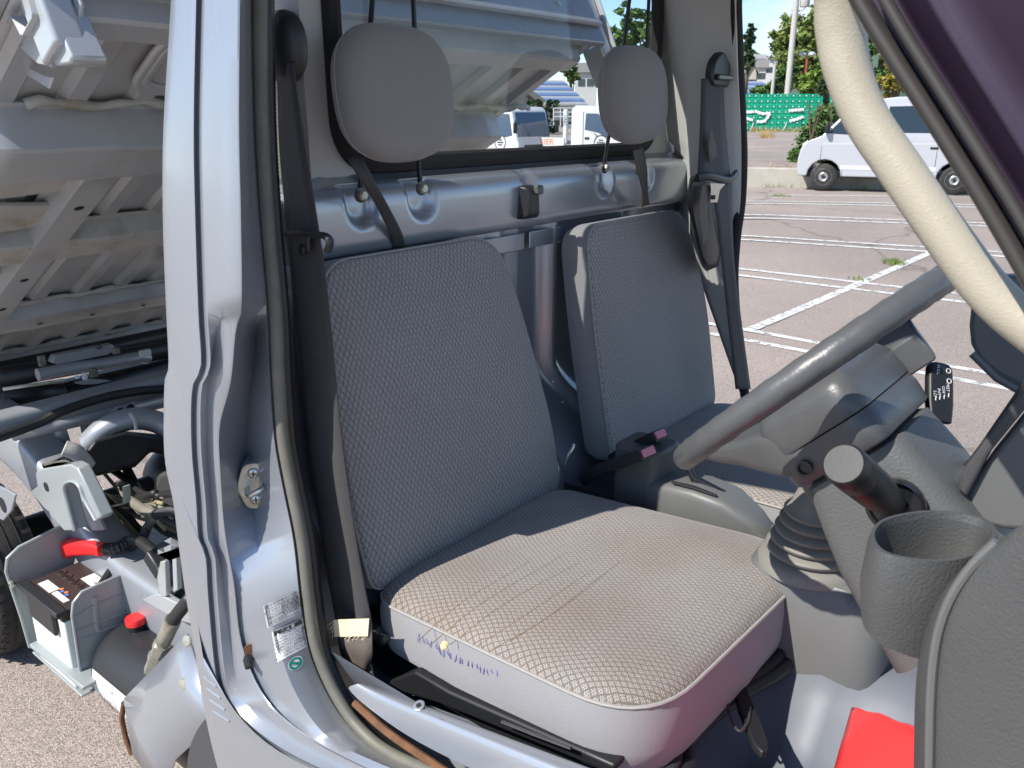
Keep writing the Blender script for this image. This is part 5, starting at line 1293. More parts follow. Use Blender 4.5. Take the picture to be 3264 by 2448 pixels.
for t0, t1, r_ in ((.44, .55, .0185), (.57, .64, .0155), (.66, .76, .0185), (.80, .98, .015)):
    MB().tube([al(t0), al(t1)], r_, 6).build('fitting_nut', 'zinc', ft, smooth=0)
# folded cover plate
cv = MB()
ya, yb = .64, .60
A0, A1, A2 = PY(598, 2020, .66), PY(396, 2228, .64), PY(402, 2262, .615)
A3, A4, A5, A6 = PY(424, 2400, .60), PY(470, 2520, .60), PY(760, 2600, .60), PY(700, 2300, .60)
top = PY(690, 2180, .60)
cv.grid([[A0, PY(640, 2150, .63), PY(690, 2290, .60)], [A0.lerp(A1, .5), PY(560, 2200, .625), PY(640, 2350, .60)], [A1, PY(460, 2270, .615), PY(560, 2420, .60)], [A2, PY(440, 2330, .605), PY(540, 2480, .60)], [A3, PY(450, 2440, .60), PY(530, 2540, .60)]])
cvo = cv.build('guard_cover', 'paint', truck, smooth=60, solid=.004)
cvo['label'] = 'folded silver guard plate covering the pump'
for x, y in ((598, 2042), (586, 2180)):
    MB().lathe([(.010, 0), (.011, .002), (.0095, .004), (.001, .005)], PY(x, y, .640 if y < 2100 else .626), (.2, -1, .3), 18).build('cover_bolt', 'zinc', cvo)
MB().tube([PY(395, 2240, .638), PY(388, 2290, .64), PY(400, 2350, .64), PY(420, 2405, .64)], .006, 8).build('cover_edge_seal', 'rust', cvo)
ar = cr([PY(x, y, .597) for x, y in ((690, 2260), (640, 2310), (606, 2380), (596, 2460), (600, 2560))], 5)
MB().grid([ar, [p + V((.2, .0, -.0)) for p in ar]]).build('wheel_arch_liner', 'trim_dark', truck, smooth=180)

# ------------------------------------------------------------------ ground
def fr_(x, y): return (-x * sW + y * cW, x * cW + y * sW)
def gz(x, y):
    f, r = fr_(x, y)
    q = r / max(f, .5)
    return .27 * sstep(4, 13, f) * sstep(.0, .3, q) - .30 * sstep(8, 24, f) * (1 - sstep(.08, .26, q)) if f > 0 else 0
def PG(x, y, e=0):
    z = 0
    for _ in range(25):
        p = PZ(x, y, z + e); z = z * .4 + gz(p.x, p.y) * .6
    return PZ(x, y, z + e)
def fwd(f, r): return V((-f * sW + r * cW, f * cW + r * sW, 0))
fs_ = [-400, -100, -30, -10, -4, 0, 2, 3] + [4 + k * 1.0 for k in range(32)] + [40, 50, 70, 100, 200, 500, 1500]
rs_ = [-1500, -400, -150, -60, -30, -18] + [-12 + k * 1.2 for k in range(28)] + [26, 34, 50, 80, 150, 400, 1500]
rows = []
for f in fs_:
    row = []
    for r in rs_:
        p = fwd(f, r); row.append(V((p.x, p.y, gz(p.x, p.y))))
    rows.append(row)
kind(MB().grid(rows).build('ground', 'asphalt', None, smooth=180), 'structure')

def line(a, b, w0, n=10):
    """painted line between two surveyed points, w0 metres wide"""
    A, Bp = PG(*a), PG(*b)
    d = V((Bp.x - A.x, Bp.y - A.y, 0)).normalized(); s = V((-d.y, d.x, 0)) * (w0 / 2)
    rows = [[], []]
    for k in range(n + 1):
        p = A.lerp(Bp, k / n)
        for j, q in enumerate((p - s, p + s)):
            rows[j].append(V((q.x, q.y, gz(q.x, q.y) + .005)))
    kind(MB().grid(rows).build('parking_line', 'line_paint', None, smooth=0), 'structure')
for a, b, w in (((2452, 622), (2840, 626), .10), ((3000, 622), (3140, 624), .10),
                ((2250, 648), (3250, 656), .09), ((2250, 655), (3250, 664), .09),
                ((2250, 688), (3250, 716), .08), ((2250, 698), (3250, 726), .08),
                ((2200, 752), (3250, 808), .075), ((2200, 764), (3250, 822), .075),
                ((2200, 846), (3250, 960), .07), ((2200, 866), (3250, 985), .07),
                ((2150, 1015), (3350, 1225), .07), ((2150, 1045), (3350, 1265), .07),
                ((2384, 1055), (2975, 802), .085)):
    line(a, b, w)
# weeds growing in the joint of the diagonal line
def tufts(spots, name, mat, hgt, n, spread, wid=.006):
    m = MB()
    for p in spots:
        for _ in range(n):
            a = rnd.uniform(0, 6.28); r_ = rnd.uniform(0, spread); b = V((p.x + math.cos(a) * r_, p.y + math.sin(a) * r_, p.z))
            h = hgt * rnd.uniform(.4, 1.2); l_ = V((rnd.uniform(-.5, .5), rnd.uniform(-.5, .5), 1)) * h; s = V((math.cos(a + 1), math.sin(a + 1), 0)) * wid
            m.add([b - s, b + s, b + l_], [(0, 1, 2)])
    return kind(m.build(name, mat, None, smooth=0), 'stuff')
tufts([PG(2850 + rnd.uniform(-25, 25), 836 + rnd.uniform(-8, 8)) for _ in range(7)] + [PG(2740, 893), PG(2470, 625), PG(2490, 622), PG(2500, 626)], 'weeds', 'green_grass', .04, 26, .10)

# upper lot behind a low concrete wall
W0, W1 = PG(2250, 598), PG(2800, 606)
wd = (W1 - W0); wd.z = 0; wd.normalize(); wnrm = V((-wd.y, wd.x, 0))
if wnrm.dot(fwd(1, 0)) < 0: wnrm = -wnrm
zt = .60
W0 = W0 - wd * 1.0
W1 = W0 + wd * 16
kerb = MB().prism([V((W0.x, W0.y, .0)), V((W1.x, W1.y, .0)), V((W1.x, W1.y, zt)), V((W0.x, W0.y, zt))], wnrm * .25).build('low_wall', 'concrete', None, bevel=.02)
tag(kerb, 'low weathered concrete wall edging the upper parking lot', 'wall')
U0 = W0 + wnrm * .25
lot = [U0 - wd * 30 + wnrm * 12, U0 - wd * .3, U0 + wd * 40, U0 + wd * 90 + wnrm * 160, U0 - wd * 60 + wnrm * 160]
kind(MB().add([V((p.x, p.y, zt - .06)) for p in lot], [tuple(range(5))]).build('upper_lot', 'asphalt_far', None, smooth=0), 'structure')
def onlot(x, y): return PZ(x, y, zt - .06)
tufts([U0 + wd * rnd.uniform(0, 9) + wnrm * rnd.uniform(.0, .5) + V((0, 0, zt - U0.z - .06)) for _ in range(90)], 'dry_verge_grass', 'dry_grass', .16, 16, .18, .008)
tufts([U0 + wd * rnd.uniform(0, 9) - wnrm * .3 + V((0, 0, .17 - U0.z)) for _ in range(40)] + [U0 + wd * rnd.uniform(3, 7) + wnrm * rnd.uniform(.0, 1.2) + V((0, 0, zt - U0.z - .06)) for _ in range(60)], 'green_verge_grass', 'green_grass', .20, 18, .2, .009)

# ------------------------------------------------------------------ crates
CD = 52.0
c0 = PD(2300, 418, CD); c1 = PD(2800, 409, CD * 1.03)
cd = V((c1.x - c0.x, c1.y - c0.y, 0)); cd.normalize(); cn = V((cd.y, -cd.x, 0))
if cn.dot(fwd(1, 0)) > 0: cn = -cn
rzc = math.atan2(cd.y, cd.x)
cw, ch, cdp = .345, .292, .44
me = None
m = MB(); m.box((0, 0, ch / 2), (cw * .985, cdp, ch * .98))
v0 = len(m.f)
for x0, z0_, x1, z1_ in ((-.5, .0, .5, .10), (-.5, .84, .5, .98), (-.5, .1, -.42, .84), (.42, .1, .5, .84), (-.2, .10, -.16, .55), (.16, .1, .2, .55), (-.42, .5, .42, .56)):
    m.box(((x0 + x1) / 2 * cw * .985, -cdp / 2 - .012, (z0_ + z1_) / 2 * ch), ((x1 - x0) * cw * .98, .03, (z1_ - z0_) * ch))
proto = m.build('beer_crate', 'crate_green', None, smooth=0)
cm = proto.data; cm.materials.append(M['crate_dark']); cm.materials.append(M['white_label'])
for i, p in enumerate(cm.polygons):
    if i < 6: p.material_index = 1
bm = bmesh.new(); bm.from_mesh(cm)
q = [bm.verts.new((x, -cdp / 2 - .006, z)) for x, z in ((-.045, .17), (.045, .17), (.045, .235), (-.045, .235))]
f_ = bm.faces.new(q); f_.material_index = 2
bm.to_mesh(cm); bm.free()
first = True
for row in range(7):
    for k in range(27):
        o = proto if first else proto.copy()
        if not first: C.objects.link(o)
        first = False
        b = V((c0.x, c0.y, zt - .05)) + cd * (k * (cw + .002) + rnd.uniform(-.006, .006)) - cn * rnd.uniform(-.015, .015)
        o.location = (b.x, b.y, b.z + row * ch); o.rotation_euler = (0, 0, rzc + rnd.uniform(-.015, .015))
        tag(o, 'green plastic bottle crate in the ' + ('bottom row', 'second row up', 'third row up', 'fourth row up', 'fifth row up', 'row next below the top', 'top row')[row] + ' of the stacked crate wall', 'crate', 'green crates stacked in a wall')
def onwall(x, y, e=.05):
    return PN(x, y, V((c0.x, c0.y, 0)) + cn * (cdp / 2 + e), cn)
for pts, lab in (([(2362, 352), (2382, 357), (2402, 356)], 'white torn sheeting strip over crates beside the dark door seal'), ([(2406, 354), (2430, 362), (2456, 360)], 'sagging white sheeting strip high on the crate wall'), ([(2412, 388), (2436, 386), (2455, 362)], 'white sheeting strip rising to meet the sagging strip'), ([(2514, 353), (2535, 351), (2562, 349)], 'straight white sheeting strip high on the crate wall'), ([(2516, 386), (2540, 380), (2560, 372)], 'white sheeting strip slanting upward across crates'), ([(2508, 390), (2502, 405), (2492, 420)], 'thin white strip hanging to the ground from crates'), ([(2362, 375), (2380, 378), (2400, 383)], 'white torn strip across mid crates next to the seal'), ([(2402, 392), (2395, 408), (2386, 424)], 'thin white strip hanging down the crate wall next to the seal')):
    p3 = cr([onwall(x, y, .06 + .02 * i) for i, (x, y) in enumerate(pts)], 6)
    th_ = .03 if 'thin' in lab else .085
    o = MB().tube(p3, [(.02, th_ * (1 + .3 * math.sin(i * 2.2))) for i in range(len(p3))], 6, flat=(0, 0, 1)).build('plastic_sheeting', 'plastic_strip', None, smooth=0)
    tag(o, lab, 'sheeting')
tufts([V((c0.x, c0.y, zt - .06)) + cd * rnd.uniform(0, 7.5) + cn * rnd.uniform(.3, .9) for _ in range(70)] + [onlot(2440 + rnd.uniform(-14, 14), 438 + rnd.uniform(-3, 3)) for _ in range(16)], 'dry_weeds', 'dry_grass', .32, 14, .25, .012)

# ------------------------------------------------------------------ vegetation
def crown_mesh(m, c, rad, n, leaf, seed, shell=.55):
    r2 = random.Random(seed)
    # clumps inside the ellipsoid, leaves around every clump
    nc = max(8, n // 55)
    for _ in range(nc):
        while True:
            d = V((r2.uniform(-1, 1), r2.uniform(-1, 1), r2.uniform(-1, 1)))
            if d.length < 1 and d.length > shell * r2.random(): break
        cc_ = V((c.x + d.x * rad[0], c.y + d.y * rad[1], c.z + d.z * rad[2]))
        cr_ = min(rad) * r2.uniform(.16, .34)
        for _ in range(n // nc):
            e = V((r2.gauss(0, 1), r2.gauss(0, 1), r2.gauss(0, .7))) * cr_ * .6
            p = cc_ + e
            a = V((r2.uniform(-1, 1), r2.uniform(-1, 1), r2.uniform(-.6, .6))).normalized(); b = a.cross(V((r2.uniform(-1, 1), r2.uniform(-1, 1), r2.uniform(-1, 1)))).normalized()
            s = leaf * r2.uniform(.6, 1.3)
            m.add([p - a * s, p + b * s * .5, p + a * s, p - b * s * .5], [(0, 1, 2, 3)])
def tree(base, h, blobs, n, leaf, mat, label, seed, cat='tree', name='tree', group=None, trunk=.18):
    t = thing(name, label, cat, tuple(base), 0, group)
    r2 = random.Random(seed)
    m = MB()
    top = V((0, 0, h * .55))
    m.tube(cr([V((0, 0, -.2)), V((r2.uniform(-.1, .1), r2.uniform(-.1, .1), h * .3)), top], 4), [trunk * (1 - .5 * k / 8) for k in range(9)], 8)
    for c, rad in blobs:
        m.tube(cr([V((0, 0, h * r2.uniform(.25, .4))), V(c) * .55 + V((0, 0, h * .12)), V(c)], 4), [trunk * .5 * (1 - .75 * k / 8) for k in range(9)], 6)
    m.build('trunk', 'bark', t, inv=False)
    m = MB()
    for i, (c, rad) in enumerate(blobs):
        crown_mesh(m, V(c), rad, int(n / len(blobs)), leaf, seed * 31 + i)
    m.build('crown', mat, t, smooth=0, inv=False)
    return t
def at_tree(px_, D): p = PD(px_, 400, D); return V((p.x, p.y, zt - .06))
def hpx(y, D): return CAM_H + (363 - y) / FPX * D - (zt - .06)       # height above the lot of a picture row
def T(px0, px1, y0, y1, D, n, mat, label, seed, **kw):
    """tree whose crown spans those picture columns and rows at distance D"""
    b = at_tree((px0 + px1) / 2, D)
    w = (px1 - px0) / FPX * D / 2; z1, z0 = hpx(y0, D), hpx(y1, D)
    r2 = random.Random(seed * 7)
    bl = []
    k = kw.pop('blobs', 7)
    for i in range(k):
        a = r2.uniform(0, 6.28); q = r2.uniform(.15, .62)
        zz_ = z0 + (z1 - z0) * (.25 + .6 * (i / max(1, k - 1)))
        sh = kw.get('cone', 0)
        ww = w * (1 - sh * (i / max(1, k - 1)))
        bl.append(((math.cos(a) * ww * q, math.sin(a) * ww * q, zz_), (ww * r2.uniform(.5, .72), ww * r2.uniform(.5, .72), (z1 - z0) * r2.uniform(.2, .32))))
    kw.pop('cone', None)
    return tree(b, z1, bl, n, kw.pop('leaf', .0034 * D), mat, label, seed, **kw)
T(2425, 2560, 120, 320, 78, 6000, 'leaf_olive', 'broad olive-green tree between the lamp post and utility pole', 3, blobs=10)
T(2500, 2660, 80, 310, 75, 7000, 'leaf_olive', 'tall olive-green tree right behind the utility pole', 23, blobs=11)
T(2345, 2392, 118, 250, 62, 1500, 'leaf_dark', 'dark conifer beside the edge of the far door opening', 4, cone=.5)
T(2578, 2650, -60, 110, 58, 2600, 'leaf_dark', 'tall dark pine rising behind the cream grab handle', 5, blobs=7)
T(2588, 2660, 190, 330, 50, 2400, 'leaf_dark', 'dark young conifer below the yellow house', 6, cone=.7, blobs=7)
T(2725, 2840, 85, 300, 60, 3000, 'leaf_green', 'leafy green tree between the grab handle and windscreen pillar', 8, blobs=8)
T(2780, 2910, 175, 330, 48, 3000, 'leaf_yellow', 'yellowing leafy tree behind the white van roof', 9, blobs=7)
T(2520, 2650, 250, 345, 60, 2600, 'leaf_bright', 'bright green bush above the crate wall near the red post', 10, blobs=6, trunk=.08)
T(2385, 2530, 245, 345, 66, 2600, 'leaf_green', 'dense green bush above the crate wall by the grey lamp post', 11, blobs=7, trunk=.08)
T(1925, 2105, 75, 215, 58, 3800, 'leaf_green', 'round green tree seen through the rear window corner', 12, blobs=9)
T(1790, 1850, 205, 280, 70, 1200, 'leaf_olive', 'olive treetop over the grey gabled house', 13, blobs=5)
T(1660, 1830, 330, 420, 44, 2000, 'leaf_dark', 'low dark shrub row between the two white trucks', 14, blobs=6, trunk=.06)
# shrub by the van
sb = PZ(2610, 520, zt - .06); sb = V((sb.x, sb.y, zt - .06)); 
sh = thing('shrub', 'bushy green shrub growing against the nose of the white van', 'shrub', tuple(sb))
m = MB()
Ds = math.hypot(sb.x, sb.y)
for i, (xx, y0, y1, w) in enumerate(((2575, 450, 550, 45), (2600, 400, 530, 48), (2635, 355, 470, 46), (2660, 345, 460, 40), (2562, 480, 552, 36), (2640, 420, 540, 48))):
    cc_ = PD(xx, (y0 + y1) / 2, Ds + .4) - sb
    crown_mesh(m, cc_, (w / FPX * Ds * 1.2, w / FPX * Ds * 1.2, (y1 - y0) / 2 / FPX * Ds), 2200, .05, 90 + i)
m.build('foliage', 'leaf_green', sh, smooth=0, inv=False)
m = MB()
for i in range(9):
    m.tube([V((rnd.uniform(-.3, .3), rnd.uniform(-.3, .3), -.02)), V((rnd.uniform(-.4, .4), rnd.uniform(-.4, .4), 1.2))], [.02, .008], 6)
m.build('stems', 'bark', sh, inv=False)

# distant hill
rows = []
for i in range(41):
    px_ = 2100 + i * 30
    r_ = []
    for j in range(9):
        D = 500 + j * 90
        hgt = (1 - abs(j - 4.5) / 5) * (56 + 40 * math.exp(-((px_ - 2760) / 260) ** 2) + 9 * math.sin(i * .9) + 4 * math.sin(i * 2.3))
        p = PD(px_, 363, D); r_.append(V((p.x, p.y, max(0, hgt) + rnd.uniform(-2, 2))))
    rows.append(r_)
kind(MB().grid(rows).build('hill', 'hill_haze_green', None, smooth=180, sub=1), 'structure')

# ------------------------------------------------------------------ poles
def pole(px_t, px_b, y_b, D, r0_, r1_, h, name, mat, label, cat):
    b = PD(px_b, y_b, D); t = thing(name, label, cat, (b.x, b.y, zt - .06))
    MB().tube([V((0, 0, -.1)), V((0, 0, h))], [r0_, r1_], 14).build('shaft', mat, t, inv=False)
    return t
rgt3 = fwd(0, 1)
up_ = pole(2533, 2500, 400, 60, .21, .15, 14, 'utility_pole', 'pole_concrete', 'tall grey concrete utility pole carrying a transformer', 'utility pole')
zt2 = hpx(55, 60)
MB().lathe([(.28, 0), (.30, .05), (.30, .98), (.26, 1.05), (.001, 1.08)], V((0, 0, zt2 - .55)) + rgt3 * .55, (0, 0, 1), 20).build('transformer', 'pole_concrete', up_, inv=False)
for dz, L in ((zt2 + .55, 1.0), (zt2 - .75, .5), (zt2 - 1.0, .6)):
    MB().box(V((0, 0, dz)), (L, .07, .07), Matrix.Rotation(YAW, 3, 'Z')).build('cross_arm', 'steel', up_, inv=False)
for k in (-.4, -.15, .2, .45):
    MB().lathe([(.03, 0), (.05, .05), (.03, .1), (.05, .14), (.02, .18)], V((0, 0, zt2 + .58)) + rgt3 * k, (0, 0, 1), 10).build('insulator', 'white_label', up_, inv=False)
MB().tube(cr([V((0, 0, zt2 + .4)) + rgt3 * .4, V((0, 0, zt2)) + rgt3 * .72, V((0, 0, zt2 - .6)) + rgt3 * .6, V((0, 0, zt2 - .9)) + rgt3 * .1], 5), .02, 6).build('drop_wire', 'rubber', up_, inv=False)
for dz in (zt2 - .95, hpx(235, 60), hpx(255, 60)):
    MB().lathe([(.165, 0), (.165, .06)], V((0, 0, dz)), (0, 0, 1), 14).build('band', 'steel', up_, inv=False)
lp_ = pole(2455, 2452, 400, 62, .12, .11, hpx(222, 62), 'lamp_post', 'pole_concrete', 'short pale lamp post behind the crate wall near the striped roof', 'lamp post')
MB().box(V((0, 0, hpx(222, 62))) - rgt3 * .1, (.5, .2, .14), Matrix.Rotation(YAW, 3, 'Z')).build('lamp_head', 'steel', lp_, inv=False)
rp_ = pole(2555, 2550, 400, 61, .09, .08, hpx(212, 61), 'red_post', 'pole_red', 'thin red post topped by twin lamps behind the crates', 'post')
for s in (-1, 1):
    MB().ball(V((0, 0, hpx(203, 61))) + rgt3 * .30 * s, (.24, .24, .16), nu=14, nv=8).build('lamp_head', 'lamp_glass', rp_, inv=False)
cpb = PZ(2668, 470, zt - .06)
cp_ = thing('cream_pole', 'thick cream round pole behind the nose of the white van', 'pole', (cpb.x, cpb.y, zt - .06))
MB().tube([V((0, 0, -.1)), V((0, 0, 7.5))], [.165, .15], 18).build('shaft', 'pole_cream', cp_, inv=False)

# ------------------------------------------------------------------ buildings
def Bld(name, label, px0, px1, D0, D1, ytop, ybot, wall, roof=None, rh=0, over=.4, depth=8, group=None):
    a, b = PD(px0, 363, D0), PD(px1, 363, D1)
    a.z = b.z = 0
    d = (b - a); L = d.length; d.normalize(); n_ = V((-d.y, d.x, 0))
    if n_.dot(fwd(1, 0)) < 0: n_ = -n_
    z1 = CAM_H + (363 - ytop) / FPX * min(D0, D1); z0_ = min(-.6, CAM_H + (363 - ybot) / FPX * min(D0, D1))
    t = thing(name, label, 'building', (a.x, a.y, z0_), 0, group)
    o_ = V((a.x, a.y, z0_))
    MB().prism([a + V((0, 0, z0_)), b + V((0, 0, z0_)), b + V((0, 0, z1)), a + V((0, 0, z1))], n_ * depth).build('wall', wall, t, smooth=0)
    return t, a, d, n_, L, z0_, z1
def roof_gable(t, a, d, n_, L, z1, rh, over, depth, mat, along=True, th=.2):
    p0, p1 = a - d * over, a + d * (L + over)
    if along:   # ridge parallel to the front
        f0, f1 = p0 - n_ * over, p1 - n_ * over; r0_, r1_ = p0 + n_ * depth / 2, p1 + n_ * depth / 2; k0_, k1_ = p0 + n_ * (depth + over), p1 + n_ * (depth + over)
        e = z1 - .1
        m = MB(); m.add([f0 + V((0, 0, e)), f1 + V((0, 0, e)), r1_ + V((0, 0, z1 + rh)), r0_ + V((0, 0, z1 + rh)), k0_ + V((0, 0, e)), k1_ + V((0, 0, e))], [(0, 1, 2, 3), (3, 2, 5, 4)])
        return m.build('roof', mat, t, smooth=0, solid=th)
    mid_ = a + d * L / 2
    m = MB(); g = []
    for q in (-over, depth + over):
        g.append([p0 + n_ * q + V((0, 0, z1 - .15)), mid_ + n_ * q + V((0, 0, z1 + rh)), p1 + n_ * q + V((0, 0, z1 - .15))])
    m.grid(g)
    ro = m.build('roof', mat, t, smooth=0, solid=th)
    MB().prism([a + V((0, 0, z1)), a + d * L + V((0, 0, z1)), mid_ + V((0, 0, z1 + rh))], n_ * .3).build('gable_wall', 'wall_beige', t, smooth=0)
    return ro
t, a, d, n_, L, z0_, z1 = Bld('gabled_house', 'grey-beige house with a broad gabled roof beyond the tipped bed', 1455, 1690, 46, 47, 322, 520, 'wall_beige')
roof_gable(t, a, d, n_, L, z1, 1.6, .6, 8, 'roof_grey', along=False, th=.3)
for px_, y0, y1, w_ in ((1560, 345, 375, 18), (1640, 345, 378, 20), (1600, 390, 420, 22)):
    c = PN(px_, (y0 + y1) / 2, a - n_ * .04, n_)
    MB().box(c, (w_ / FPX * 48 * 1.2, .06, (y1 - y0) / FPX * 48), Matrix.Rotation(math.atan2(d.y, d.x), 3, 'Z')).build('window', 'dark_glass', t, bevel=0)
MB().box(PD(1660, 385, 46.5), (2.6, 1.2, .18), Matrix.Rotation(YAW, 3, 'Z')).build('porch_roof', 'roof_grey', t)
for px_ in (1640, 1690):
    q = PD(px_, 400, 46.2); MB().tube([V((q.x, q.y, -.6)), V((q.x, q.y, 1.3))], .08, 8).build('porch_post', 'wall_beige', t)

def striped_shed(px0, px1, D, ye, yr, label):
    t, a, d, n_, L, z0_, z1 = Bld('striped_roof_shed', label, px0, px1, D, D * 1.02, ye, 420, 'wall_white')
    zr = CAM_H + (363 - yr) / FPX * (D + 5)
    a0, a1 = a - d * .4 - n_ * .4 + V((0, 0, z1)), a + d * (L + .4) - n_ * .4 + V((0, 0, z1))
    b0, b1 = a - d * .4 + n_ * 5 + V((0, 0, zr)), a + d * (L + .4) + n_ * 5 + V((0, 0, zr))
    k = 9
    for i in range(k):
        t0, t1 = i / k, (i + 1) / k
        m = MB(); m.prism([a0.lerp(b0, t0), a1.lerp(b1, t0), a1.lerp(b1, t1 - .02), a0.lerp(b0, t1 - .02)], (0, 0, .08 + .04 * (i % 2)))
        m.build('roof_sheet', 'roof_blue' if i % 2 else 'bed_white', t, smooth=0)
    return t
striped_shed(1690, 1850, 62, 338, 268, 'white shed with blue and white striped roof seen through the rear window')
striped_shed(2290, 2474, 64, 330, 274, 'white shed with blue striped roof beyond the crate wall')
t, a, d, n_, L, z0_, z1 = Bld('tan_house', 'tan house with a pale roof among the trees', 2582, 2690, 85, 85, 195, 400, 'wall_tan')
roof_gable(t, a, d, n_, L, z1, 1.1, .5, 7, 'wall_white', along=True)
MB().prism([a + V((0, 0, z1 - 2.4)) - n_ * .05, a + d * L + V((0, 0, z1 - 2.4)) - n_ * .05, a + d * L + V((0, 0, z1 - 4.6)) - n_ * .05, a + V((0, 0, z1 - 4.6)) - n_ * .05], -n_ * .1).build('lower_wall', 'roof_grey', t, smooth=0)
for i, (p0, p1, y0, y1, D, wm, rm, lb) in enumerate(((2395, 2430, 236, 300, 150, 'wall_white', 'roof_grey', 'small white hillside house with a dark roof beside the apartment block'), (2425, 2460, 222, 300, 165, 'wall_white', 'wall_white', 'white stepped hillside house just right of the apartment block'), (2452, 2500, 210, 300, 180, 'wall_white', 'roof_grey', 'wide white hillside house with a grey roof by the pole'), (2375, 2400, 250, 330, 120, 'wall_beige', 'roof_grey', 'low house with a dark tiled roof near the shed'), (1830, 1900, 245, 330, 120, 'wall_white', 'roof_grey', 'white house roof glimpsed beyond the tipped bed corner'))):
    t, a, d, n_, L, z0_, z1 = Bld('hillside_house', lb, p0, p1, D, D, y0, y1, wm)
    roof_gable(t, a, d, n_, L, z1, 1.3, .4, 7, rm, along=i % 2 == 0)
    for k in range(2):
        c = a + d * (L * (.3 + .4 * k)) - n_ * .05 + V((0, 0, z1 - 1.3))
        MB().box(c, (.9, .08, .9), Matrix.Rotation(math.atan2(d.y, d.x), 3, 'Z')).build('window', 'dark_glass', t)
t, a, d, n_, L, z0_, z1 = Bld('apartment_block', 'distant grey apartment block with balconies below the hill', 2370, 2428, 260, 262, 200, 330, 'wall_white')
for k in range(4):
    MB().prism([a - n_ * .6 + V((0, 0, z1 - 1.2 - k * 2.9)), a + d * L - n_ * .6 + V((0, 0, z1 - 1.2 - k * 2.9)), a + d * L - n_ * .6 + V((0, 0, z1 - 2.4 - k * 2.9)), a - n_ * .6 + V((0, 0, z1 - 2.4 - k * 2.9))], n_ * .5).build('balcony', 'roof_grey', t, smooth=0)
# white railing near the trucks
rl_ = thing('white_railing', 'white pipe railing in front of the striped shed', 'railing', tuple(PD(1830, 380, 40)))
for y_ in (345, 358, 372):
    MB().tube([PD(1765, y_, 40), PD(1960, y_, 40)], .03, 6).build('rail', 'wall_white', rl_)
for px_ in range(1765, 1961, 22):
    MB().tube([PD(px_, 345, 40), PD(px_, 400, 40)], .03, 6).build('baluster', 'wall_white', rl_)

# ------------------------------------------------------------------ white van
pf, pr_ = PD(2618, 616, 15.4), PD(3036, 609, 15.4)
dv = V((pf.x - pr_.x, pf.y - pr_.y, 0)); WB = dv.length; dv.normalize(); zv = (pf.z + pr_.z) / 2
vs = WB / 2.40
vo = V((pf.x, pf.y, 0)) + V((dv.y, -dv.x, 0)) * -.72 * vs * (1 if V((dv.y, -dv.x, 0)).dot(fwd(1, 0)) < 0 else -1)
van = thing('white_van', 'silver-white boxy mini van parked across the lot', 'van', (vo.x, vo.y, zv), math.atan2(dv.y, dv.x))
van.scale = (vs, vs, vs)
def notch(cx, r_, n=9): return [(cx + r_ * math.cos(t), .28 + max(0, r_ * math.sin(t)) + .0) for t in [k * math.pi / (n - 1) for k in range(n)]]
vp = [(.50, .28), (.535, .42), (.53, .62), (.49, .82), (.40, .95), (.12, 1.07), (-.40, 1.64), (-.62, 1.74), (-1.2, 1.81), (-2.4, 1.84), (-2.80, 1.80), (-2.90, 1.60), (-2.93, 1.0), (-2.92, .34), (-2.88, .28)]
vp += [(x, z) for x, z in notch(-2.40, .33)][::-1] + [(x, z) for x, z in notch(0, .33)][::-1]
def hw(z): return .735 if z < 1.07 else .735 - .10 * (z - 1.07) / .77
ct = [(.12, 1.07), (-2.93, 1.07)]
low = [p for p in vp[:5]] + [ct[0], ct[1]] + vp[12:]
upp = [ct[0]] + vp[6:12] + [ct[1]]
m = MB()
for s in (-1, 1):
    m.add([V((x, s * hw(z), z)) for x, z in low], [tuple(range(len(low)))])
    m.add([V((x, s * hw(z), z)) for x, z in upp], [tuple(range(len(upp)))])
ringp = vp[:5] + [ct[0]] + vp[6:12] + [ct[1]] + vp[12:]
n = len(ringp)
m.add([V((x, -hw(z), z)) for x, z in ringp] + [V((x, hw(z), z)) for x, z in ringp], [(k, k + n, (k + 1) % n + n, (k + 1) % n) for k in range(n)])
vb = m.build('body', 'van_white', van, smooth=25, inv=False, bevel=.025, seg=3)
def vq(pts, name, mat, e=.006, parent=None, sides=(-1, 1)):
    for s in sides:
        MB().prism([V((x, s * (hw(z) + e), z)) for x, z in pts], (0, -s * .02, 0)).build(name, mat, parent or van, smooth=0, inv=False, bevel=.004)
vq([(.02, 1.12), (-.05, 1.18), (-.42, 1.58), (-.95, 1.62), (-.95, 1.14), (-.35, 1.10)], 'front_side_window', 'dark_glass')
vq([(-1.08, 1.14), (-1.08, 1.63), (-1.95, 1.65), (-1.95, 1.14)], 'sliding_door_window', 'tint_dark' if 'tint_dark' in M else 'dark_glass')
vq([(-2.08, 1.14), (-2.08, 1.65), (-2.75, 1.62), (-2.78, 1.18)], 'rear_side_window', 'dark_glass')
vq([(.12, .90), (-2.86, .94), (-2.86, .955), (.12, .915)], 'body_crease', 'truck_white', .004)
vq([(-.30, .42), (-2.06, .42), (-2.06, .50), (-.30, .50)], 'sill_moulding', 'truck_white', .006)
vq([(-.34, .30), (-.34, 1.1), (-.352, 1.1), (-.352, .30)], 'door_gap', 'black_sheet', .001)
for x in (.10, -1.02, -2.02):
    vq([(x, .45), (x, 1.10), (x - .012, 1.10), (x - .012, .45)], 'door_gap', 'black_sheet', .003)
vq([(-1.1, .82), (-1.25, .82), (-1.25, .86), (-1.1, .86)], 'door_handle', 'van_white', .02)
vq([(-1.9, .84), (-2.04, .84), (-2.04, .88), (-1.9, .88)], 'door_handle', 'black_sheet', .012)
